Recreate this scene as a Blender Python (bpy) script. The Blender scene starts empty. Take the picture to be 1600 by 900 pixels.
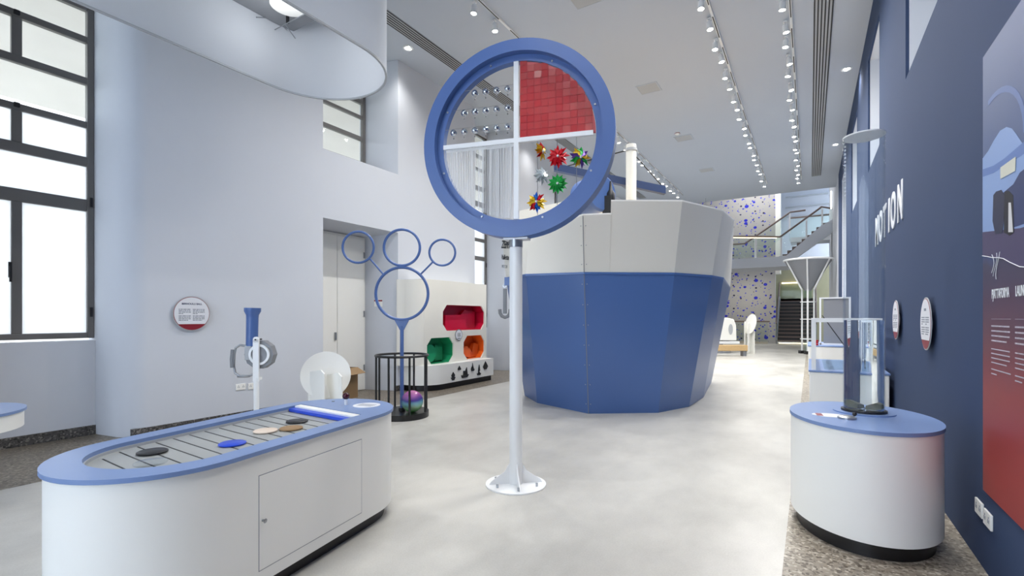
import bpy, bmesh, math, random
from mathutils import Matrix, Vector
random.seed(7)
C = bpy.context.scene.collection
PI = math.pi

# ------------------------------------------------------------------ camera, world, exposure
YAW = math.radians(31.66)
cam_d = bpy.data.cameras.new('camera'); cam = bpy.data.objects.new('camera', cam_d); C.objects.link(cam)
cam.location = (0, 0, 1.5); cam.rotation_euler = (PI/2, 0, YAW)
cam_d.sensor_width = 36; cam_d.lens = 17.0; cam_d.shift_y = 45/1600; cam_d.clip_start = 0.05
bpy.context.scene.camera = cam
vs = bpy.context.scene.view_settings
vs.view_transform = 'Standard'; vs.look = 'None'; vs.gamma = 1; vs.exposure = 0.47; vs.use_curve_mapping = False
world = bpy.data.worlds.new('world'); bpy.context.scene.world = world; world.use_nodes = True
wb = world.node_tree.nodes['Background']; wb.inputs[0].default_value = (0.80, 0.89, 1.0, 1); wb.inputs[1].default_value = 5.2
SPOT_W = 48.0

# ------------------------------------------------------------------ materials
def rgb(r, g, b):
    f = lambda v: (v/255/12.92) if v/255 <= .04045 else ((v/255+.055)/1.055)**2.4
    return (f(r), f(g), f(b), 1)
def mat(name, col, rough=.5, metal=0, noise=0, nscale=6, spec=.5, **kw):
    m = bpy.data.materials.new(name); m.use_nodes = True; nt = m.node_tree
    p = nt.nodes['Principled BSDF']
    p.inputs['Base Color'].default_value = col; p.inputs['Roughness'].default_value = rough
    p.inputs['Metallic'].default_value = metal; p.inputs['Specular IOR Level'].default_value = spec
    for k, v in kw.items(): p.inputs[k.replace('_', ' ')].default_value = v
    if noise:
        tc = nt.nodes.new('ShaderNodeTexCoord'); n = nt.nodes.new('ShaderNodeTexNoise')
        n.inputs['Scale'].default_value = nscale; n.inputs['Detail'].default_value = 5
        nt.links.new(tc.outputs['Object'], n.inputs['Vector'])
        mx = nt.nodes.new('ShaderNodeMix'); mx.data_type = 'RGBA'
        mx.inputs[6].default_value = tuple(c*(1-noise) for c in col[:3])+(1,)
        mx.inputs[7].default_value = tuple(min(1, c*(1+noise)) for c in col[:3])+(1,)
        nt.links.new(n.outputs[0], mx.inputs[0]); nt.links.new(mx.outputs[2], p.inputs['Base Color'])
    return m
def emis(name, col, s):
    m = bpy.data.materials.new(name); m.use_nodes = True; nt = m.node_tree
    p = nt.nodes['Principled BSDF']; p.inputs['Base Color'].default_value = (.8, .8, .8, 1)
    p.inputs['Emission Color'].default_value = col; p.inputs['Emission Strength'].default_value = s
    try: m.cycles.emission_sampling = 'NONE'
    except Exception: pass
    return m
M = {}
M['plaster'] = mat('white_plaster', rgb(208, 212, 219), .75, noise=.015, nscale=2, spec=.3)
M['ceiling'] = mat('ceiling_paint', rgb(190, 198, 209), .8, noise=.01, nscale=1, spec=.3)
M['blue_wall'] = mat('blue_wall_paint', rgb(56, 71, 101), .8, noise=.04, nscale=1.2, spec=.2)
M['blue'] = mat('blue_lacquer', rgb(78, 107, 164), .35, noise=.01, nscale=3)
M['blue_top'] = mat('blue_laminate', rgb(118, 143, 190), .3, noise=.03, nscale=8)
M['hull_blue'] = mat('hull_blue_paint', rgb(76, 108, 165), .33, noise=.03, nscale=2)
M['hull_white'] = mat('hull_white_paint', rgb(230, 228, 219), .45, noise=.01, nscale=2)
M['white'] = mat('white_laminate', rgb(243, 243, 238), .35, noise=.008, nscale=3)
M['white_metal'] = mat('white_powder_coat', rgb(235, 237, 238), .3)
M['black'] = mat('black_plinth', rgb(22, 23, 26), .35, noise=.2, nscale=9)
M['blackmetal'] = mat('black_metal', rgb(30, 31, 34), .4)
M['dark_frame'] = mat('grey_window_frame', rgb(112, 110, 108), .45, noise=.05, nscale=4)
M['chrome'] = mat('mirror_chrome', rgb(200, 205, 210), .06, metal=1)
M['steel'] = mat('brushed_steel', rgb(165, 168, 172), .35, metal=.9)
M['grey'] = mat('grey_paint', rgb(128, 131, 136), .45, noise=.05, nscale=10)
M['lightgrey'] = mat('light_grey_paint', rgb(176, 180, 184), .5, noise=.02)
M['slat'] = mat('grey_slat_surface', rgb(165, 168, 166), .35, noise=.03, nscale=5)
M['red'] = mat('red_shimmer', rgb(178, 42, 46), .22, noise=.08, nscale=30)
M['cab_red'] = mat('crimson_acrylic', rgb(196, 20, 58), .3); M['cab_green'] = mat('green_acrylic', rgb(32, 146, 98), .3)
M['cab_orange'] = mat('orange_acrylic', rgb(232, 104, 34), .3)
M['royal'] = mat('royal_blue', rgb(35, 75, 205), .3)
M['wood'] = mat('pale_wood', rgb(196, 166, 120), .5, noise=.12, nscale=14)
M['plum'] = mat('plum_knob', rgb(66, 14, 32), .15)
M['cardboard'] = mat('cardboard', rgb(150, 122, 88), .8, noise=.06)
M['text'] = mat('dark_lettering', rgb(50, 54, 60), .6); M['textblue'] = mat('navy_lettering', rgb(38, 54, 92), .6)
M['textgrey'] = mat('grey_lettering', rgb(128, 134, 145), .6); M['textwhite'] = mat('white_lettering', rgb(222, 225, 230), .6)
M['signwhite'] = mat('sign_white', rgb(225, 227, 233), .4); M['maroon'] = mat('maroon_band', rgb(134, 22, 40), .4)
M['gold'] = mat('gold_foil', rgb(226, 186, 40), .25, metal=.4); M['p_red'] = mat('red_foil', rgb(205, 22, 36), .25, metal=.2)
M['p_green'] = mat('green_foil', rgb(42, 172, 78), .25, metal=.2); M['p_white'] = mat('silver_foil', rgb(215, 222, 222), .2, metal=.3)
M['p_purple'] = mat('purple_foil', rgb(108, 70, 160), .25, metal=.3); M['p_blue'] = mat('blue_foil', rgb(40, 110, 205), .25, metal=.3)
M['glow_led'] = emis('lamp_face', (1, .97, .9, 1), 25); M['glow_rail'] = emis('rail_led', (1, .86, .55, 1), 2.2)
M['strip_led'] = emis('led_strip', (1, 1, 1, 1), 2.5)
M['screen'] = emis('kiosk_screen', (.55, .08, .35, 1), .5)
M['mesh'] = mat('perforated_metal', rgb(140, 143, 148), .6, noise=.1, nscale=60)
M['tread'] = mat('dark_stair_tread', rgb(112, 96, 90), .6, noise=.1)
M['concrete'] = mat('pale_concrete', rgb(176, 170, 156), .75, noise=.06, nscale=2)
M['stone'] = mat('limestone_facade', rgb(214, 210, 206), .9, noise=.06, nscale=1.5)
def fabric():
    m = bpy.data.materials.new('white_fabric'); m.use_nodes = True; nt = m.node_tree; nt.nodes.clear()
    o = nt.nodes.new('ShaderNodeOutputMaterial'); d = nt.nodes.new('ShaderNodeBsdfDiffuse'); d.inputs[0].default_value = rgb(228, 231, 235)
    t = nt.nodes.new('ShaderNodeBsdfTranslucent'); t.inputs[0].default_value = rgb(228, 231, 235)
    a = nt.nodes.new('ShaderNodeMixShader'); a.inputs[0].default_value = .5
    nt.links.new(d.outputs[0], a.inputs[1]); nt.links.new(t.outputs[0], a.inputs[2]); nt.links.new(a.outputs[0], o.inputs[0]); return m
M['fabric'] = fabric(); M['navy'] = mat('dark_blue_boom', rgb(50, 68, 108), .4); M['olive'] = mat('olive_stair_wall', rgb(150, 146, 118), .7, noise=.05)  # boom is a darker blue than the hull

def glassy(name, col=(1, 1, 1, 1), ior=1.45, rough=0.0, mixt=.0):
    m = bpy.data.materials.new(name); m.use_nodes = True; nt = m.node_tree
    p = nt.nodes['Principled BSDF']; p.inputs['Base Color'].default_value = col
    p.inputs['Transmission Weight'].default_value = 1; p.inputs['IOR'].default_value = ior; p.inputs['Roughness'].default_value = rough
    return m
def thin_glass(name, col, refl=.12, rough=.02):     # architectural pane: mostly see-through, slightly mirror-like
    m = bpy.data.materials.new(name); m.use_nodes = True; nt = m.node_tree; nt.nodes.clear()
    o = nt.nodes.new('ShaderNodeOutputMaterial'); t = nt.nodes.new('ShaderNodeBsdfTransparent'); t.inputs[0].default_value = col
    g = nt.nodes.new('ShaderNodeBsdfGlossy'); g.inputs['Roughness'].default_value = rough
    lw0 = nt.nodes.new('ShaderNodeLayerWeight'); lw0.inputs[0].default_value = .3
    pw = nt.nodes.new('ShaderNodeMath'); pw.operation = 'POWER'; pw.inputs[1].default_value = 2.5; nt.links.new(lw0.outputs['Facing'], pw.inputs[0])
    lw = nt.nodes.new('ShaderNodeMath'); lw.operation = 'MULTIPLY_ADD'; lw.inputs[1].default_value = refl*2.2; lw.inputs[2].default_value = refl*.12; nt.links.new(pw.outputs[0], lw.inputs[0])
    mx = nt.nodes.new('ShaderNodeMixShader')
    nt.links.new(lw.outputs[0], mx.inputs[0]); nt.links.new(t.outputs[0], mx.inputs[1]); nt.links.new(g.outputs[0], mx.inputs[2])
    nt.links.new(mx.outputs[0], o.inputs[0]); return m
M['clear_pane'] = thin_glass('clear_pane', (.95, .97, .97, 1), .2)
M['rail_glass'] = thin_glass('rail_glass', (.94, .975, .96, 1), .12)
M['water'] = glassy('water', (.93, .97, 1, 1), 1.33)
M['acrylic'] = thin_glass('clear_acrylic', (.965, .98, .99, 1), .2)
M['bubble'] = thin_glass('bubble_film', (.9, .8, .95, 1), .35)
def frosted():
    m = bpy.data.materials.new('frosted_pane'); m.use_nodes = True; nt = m.node_tree; nt.nodes.clear()
    o = nt.nodes.new('ShaderNodeOutputMaterial'); t = nt.nodes.new('ShaderNodeBsdfTranslucent'); t.inputs[0].default_value = (.93, .95, .98, 1)
    r = nt.nodes.new('ShaderNodeBsdfTransparent'); r.inputs[0].default_value = (.95, .97, 1, 1)
    g = nt.nodes.new('ShaderNodeBsdfGlossy'); g.inputs['Roughness'].default_value = .08
    a = nt.nodes.new('ShaderNodeMixShader'); a.inputs[0].default_value = .35
    b = nt.nodes.new('ShaderNodeMixShader'); b.inputs[0].default_value = .05
    nt.links.new(t.outputs[0], a.inputs[1]); nt.links.new(r.outputs[0], a.inputs[2])
    nt.links.new(a.outputs[0], b.inputs[1]); nt.links.new(g.outputs[0], b.inputs[2]); nt.links.new(b.outputs[0], o.inputs[0])
    return m
M['frosted'] = frosted()
def floor_mat():
    m = mat('cream_resin_floor', rgb(228, 225, 215), .33); nt = m.node_tree; p = nt.nodes['Principled BSDF']
    tc = nt.nodes.new('ShaderNodeTexCoord'); n = nt.nodes.new('ShaderNodeTexNoise'); n.inputs['Scale'].default_value = .9
    n.inputs['Detail'].default_value = 8; n.inputs['Roughness'].default_value = .6
    mp = nt.nodes.new('ShaderNodeMapping'); mp.inputs['Scale'].default_value = (1, .6, 1)
    nt.links.new(tc.outputs['Object'], mp.inputs[0]); nt.links.new(mp.outputs[0], n.inputs['Vector'])
    cr = nt.nodes.new('ShaderNodeValToRGB'); cr.color_ramp.elements[0].position = .28; cr.color_ramp.elements[1].position = .62
    cr.color_ramp.elements[0].color = rgb(162, 160, 154); cr.color_ramp.elements[1].color = rgb(201, 199, 192)
    nt.links.new(n.outputs[0], cr.inputs[0])
    n2 = nt.nodes.new('ShaderNodeTexNoise'); n2.inputs['Scale'].default_value = 90; n2.inputs['Detail'].default_value = 2
    nt.links.new(tc.outputs['Object'], n2.inputs['Vector'])
    mx = nt.nodes.new('ShaderNodeMix'); mx.data_type = 'RGBA'; mx.blend_type = 'OVERLAY'; mx.inputs[0].default_value = .12
    nt.links.new(cr.outputs[0], mx.inputs[6]); nt.links.new(n2.outputs[0], mx.inputs[7]); nt.links.new(mx.outputs[2], p.inputs['Base Color'])
    return m
M['floor'] = floor_mat()
def terrazzo(name, base, dark, light):
    m = mat(name, base, .4); nt = m.node_tree; p = nt.nodes['Principled BSDF']
    tc = nt.nodes.new('ShaderNodeTexCoord'); v = nt.nodes.new('ShaderNodeTexVoronoi'); v.inputs['Scale'].default_value = 55
    nt.links.new(tc.outputs['Object'], v.inputs['Vector'])
    cr = nt.nodes.new('ShaderNodeValToRGB'); e = cr.color_ramp.elements
    e[0].position = 0; e[0].color = dark; e[1].position = 1; e[1].color = light
    e2 = cr.color_ramp.elements.new(.35); e2.color = base; e3 = cr.color_ramp.elements.new(.7); e3.color = base
    sp = nt.nodes.new('ShaderNodeSeparateColor'); nt.links.new(v.outputs['Color'], sp.inputs[0]); nt.links.new(sp.outputs[0], cr.inputs[0])
    n = nt.nodes.new('ShaderNodeTexNoise'); n.inputs['Scale'].default_value = 1.3; n.inputs['Detail'].default_value = 4
    nt.links.new(tc.outputs['Object'], n.inputs['Vector'])
    mx = nt.nodes.new('ShaderNodeMix'); mx.data_type = 'RGBA'; mx.blend_type = 'MULTIPLY'; mx.inputs[0].default_value = .45
    nt.links.new(cr.outputs[0], mx.inputs[6]); nt.links.new(n.outputs[0], mx.inputs[7]); nt.links.new(mx.outputs[2], p.inputs['Base Color'])
    return m
M['terrazzo'] = terrazzo('terrazzo_floor', rgb(168, 158, 142), rgb(104, 94, 82), rgb(222, 214, 198))
M['terrazzo_left'] = terrazzo('terrazzo_floor_brown', rgb(128, 119, 106), rgb(84, 76, 66), rgb(170, 160, 144))
M['terrazzo_dark'] = terrazzo('terrazzo_skirting', rgb(92, 90, 88), rgb(50, 48, 47), rgb(160, 156, 150))
def spotted():
    m = mat('spotted_wall_paint', rgb(172, 171, 170), .7); nt = m.node_tree; p = nt.nodes['Principled BSDF']
    tc = nt.nodes.new('ShaderNodeTexCoord'); prev = None
    for sc, th, col in ((2.0, .34, rgb(28, 36, 190)), (4.2, .30, rgb(60, 66, 205)), (2.6, .24, rgb(22, 24, 70)), (3.1, .26, rgb(40, 48, 200))):
        mp = nt.nodes.new('ShaderNodeMapping'); mp.inputs['Location'].default_value = (sc*3, 0, sc*7); mp.inputs['Scale'].default_value = (sc, sc*1.15, 1)
        v = nt.nodes.new('ShaderNodeTexVoronoi'); v.inputs['Scale'].default_value = 1; v.voronoi_dimensions = '2D'
        sx = nt.nodes.new('ShaderNodeSeparateXYZ'); cx_ = nt.nodes.new('ShaderNodeCombineXYZ'); nt.links.new(tc.outputs['Object'], sx.inputs[0])
        nt.links.new(sx.outputs[0], cx_.inputs[0]); nt.links.new(sx.outputs[2], cx_.inputs[1]); nt.links.new(cx_.outputs[0], mp.inputs[0]); nt.links.new(mp.outputs[0], v.inputs['Vector'])
        sp = nt.nodes.new('ShaderNodeSeparateColor'); nt.links.new(v.outputs['Color'], sp.inputs[0])
        mu = nt.nodes.new('ShaderNodeMath'); mu.operation = 'MULTIPLY'; mu.inputs[1].default_value = th; nt.links.new(sp.outputs[0], mu.inputs[0])
        su = nt.nodes.new('ShaderNodeMath'); su.operation = 'SUBTRACT'; su.inputs[1].default_value = th*.35; nt.links.new(mu.outputs[0], su.inputs[0])
        lt = nt.nodes.new('ShaderNodeMath'); lt.operation = 'LESS_THAN'; nt.links.new(v.outputs['Distance'], lt.inputs[0]); nt.links.new(su.outputs[0], lt.inputs[1])
        mx = nt.nodes.new('ShaderNodeMix'); mx.data_type = 'RGBA'; mx.inputs[7].default_value = col
        nt.links.new(lt.outputs[0], mx.inputs[0])
        if prev: nt.links.new(prev, mx.inputs[6])
        else: mx.inputs[6].default_value = rgb(172, 171, 170)
        prev = mx.outputs[2]
    nt.links.new(prev, p.inputs['Base Color']); return m
M['spotted'] = spotted()
def ramp_z(name, stops, z0, z1, rough=.45):     # printed colour gradient along local Z
    m = mat(name, (1, 1, 1, 1), rough); nt = m.node_tree; p = nt.nodes['Principled BSDF']
    tc = nt.nodes.new('ShaderNodeTexCoord'); sp = nt.nodes.new('ShaderNodeSeparateXYZ'); mr = nt.nodes.new('ShaderNodeMapRange')
    mr.inputs[1].default_value = z0; mr.inputs[2].default_value = z1
    n = nt.nodes.new('ShaderNodeTexNoise'); n.inputs['Scale'].default_value = 3; n.inputs['Detail'].default_value = 5
    nt.links.new(tc.outputs['Object'], n.inputs['Vector'])
    ad = nt.nodes.new('ShaderNodeMath'); ad.operation = 'MULTIPLY_ADD'; ad.inputs[1].default_value = .08
    nt.links.new(tc.outputs['Object'], sp.inputs[0]); nt.links.new(sp.outputs[2], mr.inputs[0])
    nt.links.new(n.outputs[0], ad.inputs[0]); nt.links.new(mr.outputs[0], ad.inputs[2])
    cr = nt.nodes.new('ShaderNodeValToRGB'); e = cr.color_ramp.elements
    e[0].position, e[0].color = stops[0]; e[1].position, e[1].color = stops[-1]
    for s in stops[1:-1]: k = e.new(s[0]); k.color = s[1]
    nt.links.new(ad.outputs[0], cr.inputs[0]); nt.links.new(cr.outputs[0], p.inputs['Base Color']); return m
def bubble_mat():
    m = bpy.data.materials.new('iridescent_ball'); m.use_nodes = True; nt = m.node_tree; nt.nodes.clear()
    o = nt.nodes.new('ShaderNodeOutputMaterial'); tc = nt.nodes.new('ShaderNodeTexCoord'); sp = nt.nodes.new('ShaderNodeSeparateXYZ')
    n = nt.nodes.new('ShaderNodeTexNoise'); n.inputs['Scale'].default_value = 4
    nt.links.new(tc.outputs['Object'], n.inputs['Vector']); nt.links.new(tc.outputs['Object'], sp.inputs[0])
    ad = nt.nodes.new('ShaderNodeMath'); ad.operation = 'MULTIPLY_ADD'; ad.inputs[1].default_value = .12
    nt.links.new(n.outputs[0], ad.inputs[0]); nt.links.new(sp.outputs[2], ad.inputs[2])
    mr = nt.nodes.new('ShaderNodeMapRange'); mr.inputs[1].default_value = -.1; mr.inputs[2].default_value = .22; nt.links.new(ad.outputs[0], mr.inputs[0])
    cr = nt.nodes.new('ShaderNodeValToRGB'); e = cr.color_ramp.elements
    e[0].position = 0; e[0].color = rgb(110, 190, 110); e[1].position = 1; e[1].color = rgb(240, 150, 205)
    for q, c in ((.25, rgb(170, 215, 165)), (.48, rgb(130, 200, 225)), (.62, rgb(95, 90, 190)), (.8, rgb(190, 110, 200))): k = e.new(q); k.color = c
    nt.links.new(mr.outputs[0], cr.inputs[0])
    d = nt.nodes.new('ShaderNodeBsdfDiffuse'); t = nt.nodes.new('ShaderNodeBsdfTransparent'); g = nt.nodes.new('ShaderNodeBsdfGlossy'); g.inputs['Roughness'].default_value = .04
    nt.links.new(cr.outputs[0], d.inputs[0]); nt.links.new(cr.outputs[0], t.inputs[0])
    a = nt.nodes.new('ShaderNodeMixShader'); a.inputs[0].default_value = .45; b = nt.nodes.new('ShaderNodeMixShader'); b.inputs[0].default_value = .12
    nt.links.new(d.outputs[0], a.inputs[1]); nt.links.new(t.outputs[0], a.inputs[2]); nt.links.new(a.outputs[0], b.inputs[1]); nt.links.new(g.outputs[0], b.inputs[2])
    nt.links.new(b.outputs[0], o.inputs[0]); return m
M['ball'] = bubble_mat()
def strands_mat():
    m = bpy.data.materials.new('clear_strands'); m.use_nodes = True; nt = m.node_tree; nt.nodes.clear()
    o = nt.nodes.new('ShaderNodeOutputMaterial'); d = nt.nodes.new('ShaderNodeBsdfTranslucent'); d.inputs[0].default_value = (.85, .88, .9, 1)
    d2 = nt.nodes.new('ShaderNodeBsdfDiffuse'); d2.inputs[0].default_value = (.8, .82, .84, 1)
    t = nt.nodes.new('ShaderNodeBsdfTransparent'); a = nt.nodes.new('ShaderNodeMixShader'); b = nt.nodes.new('ShaderNodeMixShader'); b.inputs[0].default_value = .5
    nt.links.new(d.outputs[0], a.inputs[1]); nt.links.new(d2.outputs[0], a.inputs[2])
    nt.links.new(a.outputs[0], b.inputs[1]); nt.links.new(t.outputs[0], b.inputs[2]); nt.links.new(b.outputs[0], o.inputs[0]); return m
M['strands'] = strands_mat()

# ------------------------------------------------------------------ helpers
def T(x, y, z): return Matrix.Translation((x, y, z))
def RX(a): return Matrix.Rotation(a, 4, 'X')
def RY(a): return Matrix.Rotation(a, 4, 'Y')
def RZ(a): return Matrix.Rotation(a, 4, 'Z')
class MB:
    def __init__(s): s.bm = bmesh.new(); s.m = Matrix.Identity(4)
    def vs(s, pts): return [s.bm.verts.new(s.m @ Vector(p)) for p in pts]
    def f(s, v):
        try: return s.bm.faces.new(v)
        except ValueError: return None
    def box(s, x0, x1, y0, y1, z0, z1, r=None):
        P = [(x, y, z) for z in (z0, z1) for x, y in ((x0, y0), (x1, y0), (x1, y1), (x0, y1))]
        if r is not None: P = [r @ Vector(p) for p in P]
        v = s.vs(P)
        for q in ((3, 2, 1, 0), (4, 5, 6, 7), (0, 1, 5, 4), (1, 2, 6, 5), (2, 3, 7, 6), (3, 0, 4, 7)): s.f([v[i] for i in q])
        return s
    def loft(s, rings, cap0=True, cap1=True, closed=True):
        R = [s.vs(r) for r in rings]; n = len(R[0])
        for a, b in zip(R, R[1:]):
            for i in range(n if closed else n-1): s.f([a[i], a[(i+1) % n], b[(i+1) % n], b[i]])
        if cap0: s.f(R[0][::-1])
        if cap1: s.f(R[-1])
        return s
    def prism(s, poly, z0, z1): return s.loft([[(x, y, z0) for x, y in poly], [(x, y, z1) for x, y in poly]])
    def ringprism(s, out, inn, z0, z1):
        a = s.vs([(x, y, z0) for x, y in out]); b = s.vs([(x, y, z1) for x, y in out]); c = s.vs([(x, y, z0) for x, y in inn]); d = s.vs([(x, y, z1) for x, y in inn]); n = len(a)
        for i in range(n):
            j = (i+1) % n
            s.f([a[i], a[j], b[j], b[i]]); s.f([c[j], c[i], d[i], d[j]]); s.f([b[i], b[j], d[j], d[i]]); s.f([a[j], a[i], c[i], c[j]])
        return s
    def tube(s, pts, r, seg=10, closed=False, r1=None):
        pts = [Vector(p) for p in pts]; n = len(pts); R = []; up = None
        for i, p in enumerate(pts):
            if closed: t = (pts[(i+1) % n]-pts[i-1]).normalized()
            else: t = (pts[min(i+1, n-1)]-pts[max(i-1, 0)]).normalized()
            if up is None: up = Vector((0, 0, 1)) if abs(t.z) < .9 else Vector((1, 0, 0))
            u = t.cross(up).normalized(); w = u.cross(t).normalized(); up = w
            rr = r if r1 is None else r+(r1-r)*i/(n-1)
            R.append(s.vs([p+u*math.cos(k*2*PI/seg)*rr+w*math.sin(k*2*PI/seg)*rr for k in range(seg)]))
        m = n if closed else n-1
        for i in range(m):
            a, b = R[i], R[(i+1) % n]
            for k in range(seg): s.f([a[k], a[(k+1) % seg], b[(k+1) % seg], b[k]])
        if not closed: s.f(R[0][::-1]); s.f(R[-1])
        return s
    def lathe(s, prof, seg=32, cx=0, cy=0):
        R = [s.vs([(cx+r*math.cos(k*2*PI/seg), cy+r*math.sin(k*2*PI/seg), z) for k in range(seg)]) for r, z in prof]
        for a, b in zip(R, R[1:]):
            for k in range(seg): s.f([a[k], a[(k+1) % seg], b[(k+1) % seg], b[k]])
        s.f(R[0][::-1]); s.f(R[-1]); return s
    def cyl(s, cx, cy, z0, z1, r, r1=None, seg=28): return s.lathe([(r, z0), (r if r1 is None else r1, z1)], seg, cx, cy)
    def ball(s, x, y, z, r, seg=14, sz=1):
        n = seg//2; return s.lathe([(max(r*math.sin(PI*(i+.02)/(n+.04)), 1e-4), z-r*sz*math.cos(PI*(i+.02)/(n+.04))) for i in range(n+1)], seg, x, y)
    def build(s, name, m, parent=None, sm=True, bevel=0):
        bmesh.ops.recalc_face_normals(s.bm, faces=s.bm.faces)
        if sm:
            for f in s.bm.faces: f.smooth = True
            for e in s.bm.edges:
                if len(e.link_faces) == 2 and e.calc_face_angle(0) > .6: e.smooth = False
        me = bpy.data.meshes.new(name); s.bm.to_mesh(me); s.bm.free(); me.materials.append(m)
        o = bpy.data.objects.new(name, me); C.objects.link(o)
        if parent: o.parent = parent
        if bevel:
            b = o.modifiers.new('bevel', 'BEVEL'); b.width = bevel; b.segments = 2; b.limit_method = 'ANGLE'; b.angle_limit = .7
        return o
def tag(o, label=None, cat=None, group=None, kind=None):
    if label: o['label'] = label
    if cat: o['category'] = cat
    if group: o['group'] = group
    if kind: o['kind'] = kind
    return o
def thing(name, label, cat, loc=(0, 0, 0), rz=0, group=None):
    o = bpy.data.objects.new(name, None); C.objects.link(o); o.location = loc; o.rotation_euler = (0, 0, rz); o.empty_display_size = .1
    return tag(o, label, cat, group)
def struct(o): o['kind'] = 'structure'; return o
def kids(o): return [c for c in bpy.data.objects if c.parent == o]
def copy_tree(o, parent=None):
    c = o.copy(); C.objects.link(c)
    if parent: c.parent = parent
    for ch in kids(o): copy_tree(ch, c)
    return c
def curve_mesh(cu):
    o = bpy.data.objects.new('tmp', cu); C.objects.link(o); dg = bpy.context.evaluated_depsgraph_get(); dg.update()
    me = bpy.data.meshes.new_from_object(o.evaluated_get(dg)); bpy.data.objects.remove(o); return me
def plate(name, polys, th, mtx, m, parent=None, bevel=0):       # outline and holes in local XY, extruded +-th/2
    cu = bpy.data.curves.new(name, 'CURVE'); cu.dimensions = '2D'; cu.fill_mode = 'BOTH'; cu.extrude = th/2
    for p in polys:
        sp = cu.splines.new('POLY'); sp.points.add(len(p)-1); sp.use_cyclic_u = True
        for i, q in enumerate(p): sp.points[i].co = (q[0], q[1], 0, 1)
    me = curve_mesh(cu); me.transform(mtx); me.name = name; me.materials.clear(); me.materials.append(m)
    o = bpy.data.objects.new(name, me); C.objects.link(o)
    if parent: o.parent = parent
    return o
def text(name, s, h, mtx, m, parent=None, depth=.003, bold=0, sx=1, align='CENTER'):
    cu = bpy.data.curves.new(name, 'FONT'); cu.body = s; cu.size = h/.69; cu.extrude = depth; cu.align_x = align; cu.offset = bold
    me = curve_mesh(cu); me.transform(mtx @ Matrix.Diagonal((sx, 1, 1, 1))); me.name = name; me.materials.clear(); me.materials.append(m)
    o = bpy.data.objects.new(name, me); C.objects.link(o)
    if parent: o.parent = parent
    return o
def circ(r, n=48, cx=0, cy=0, ry=None): return [(cx+r*math.cos(2*PI*i/n), cy+(ry or r)*math.sin(2*PI*i/n)) for i in range(n)]
def stadium(a, b, r, n=20):
    a = Vector(a); b = Vector(b); d = (b-a).normalized(); t = math.atan2(d.y, d.x); P = []
    for i in range(n+1): q = t-PI/2+PI*i/n; P.append((b.x+r*math.cos(q), b.y+r*math.sin(q)))
    for i in range(n+1): q = t+PI/2+PI*i/n; P.append((a.x+r*math.cos(q), a.y+r*math.sin(q)))
    return P
def words(mb, x0, x1, y, h, depth=.002, rag=1.0):                # a line of small print
    x = x0; end = x0+(x1-x0)*rag
    while x < end-.2*h:
        w = min(h*random.uniform(1.2, 4.5), end-x); mb.box(x, x+w, y, y+h, 0, depth); x += w+h*.6

# ------------------------------------------------------------------ room shell
YN, YF, HC = -6.0, 23.3, 6.7
XL, XLW, XR = -7.1, -7.8, .88
struct(MB().box(-5.96, -.14, YN, 40, -.2, 0).build('floor', M['floor']))
struct(MB().box(-9.5, -5.96, YN, 40, -.2, -.001).build('floor_terrazzo_left', M['terrazzo_left']))
struct(MB().box(-.14, 3.5, YN, 40, -.2, -.001).build('floor_terrazzo_right', M['terrazzo']))
struct(MB().box(-8.0, 1.6, YN, YF, HC, HC+.35).build('ceiling', M['ceiling']))
struct(MB().box(-8.0, -5.9, YN-.3, YN, 0, HC).box(-.4, 1.6, YN-.3, YN, 0, HC).box(-5.9, -.4, YN-.3, YN, 0, .4).box(-5.9, -.4, YN-.3, YN, 5.0, HC).build('wall_back', M['plaster']))
bw = thing('window_8', None, None, (-3.15, YN-.15, 0)); bw['kind'] = 'structure'  # unseen window, added for fill light from behind the camera
for k in range(4):
    MB().box(-2.75+k*1.375+.05, -2.75+(k+1)*1.375-.05, -.01, .01, .45, 4.95).build('frosted_pane', M['frosted'], bw)
for k in range(5): MB().box(-2.75+k*1.375-.05, -2.75+k*1.375+.05, -.05, .05, .4, 5.0).build('window_frame', M['dark_frame'], bw)
# left wall: piers between window bays (splayed jambs)
BAYS = [(-3.38, -1.96), (1.05, 2.47), (5.5, 6.92), (9.9, 11.32), (14.3, 15.7), (18.7, 20.1)]
mb = MB(); prev = YN; pj = YN
for i, (a, b) in enumerate(BAYS+[(YF+.2, None)]):
    last = i == len(BAYS)
    na = YF if last else a-.15; nb = YF if last else a
    near = [(XL, na), (XLW, nb), (-8.0, nb)]
    P = [(-8.0, pj), (XLW, pj)]
    if prev > YN and i != 3:                       # rounded corner of the far jamb
        P += [(XL-.25, prev-.13), (XL-.1, prev-.05), (XL-.025, prev+.02), (XL, prev+.12)]
    else: P += [(XL, prev)]
    mb.prism(P+near, 0, HC)
    if not last: prev = b+.2; pj = b
struct(mb.build('wall_left', M['plaster']))
mb = MB()
for i, (a, b) in enumerate(BAYS):
    if i != 2: mb.box(-8.0, XLW+.01, a, b, 0, 1.2).box(-8.0, XLW, a, b, 6.55, HC)
    else:
        y0, y1 = a-.15, b+.2
        mb.loft([[(-8, a, 3.13), (-8, b, 3.13), (XL, y1, 3.2), (XL, y0, 3.2)], [(-8, a, 4.6), (-8, b, 4.6), (XL, y1, 4.38), (XL, y0, 4.38)]])
        mb.box(-8.0, XLW, a, b, 6.55, HC)
struct(mb.build('wall_left_apron', M['plaster']))
mb = MB()
for a, b in zip([YN]+[q[1]+.14 for q in BAYS], [q[0]-.1 for q in BAYS]+[YF]): mb.box(XL-.05, XL+.012, a, b, 0, .11)
for i, (a, b) in enumerate(BAYS):
    if i != 2: mb.box(XLW-.05, XLW+.025, a, b, 0, .12)
struct(mb.build('baseboard_left', M['terrazzo_dark']))
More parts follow.
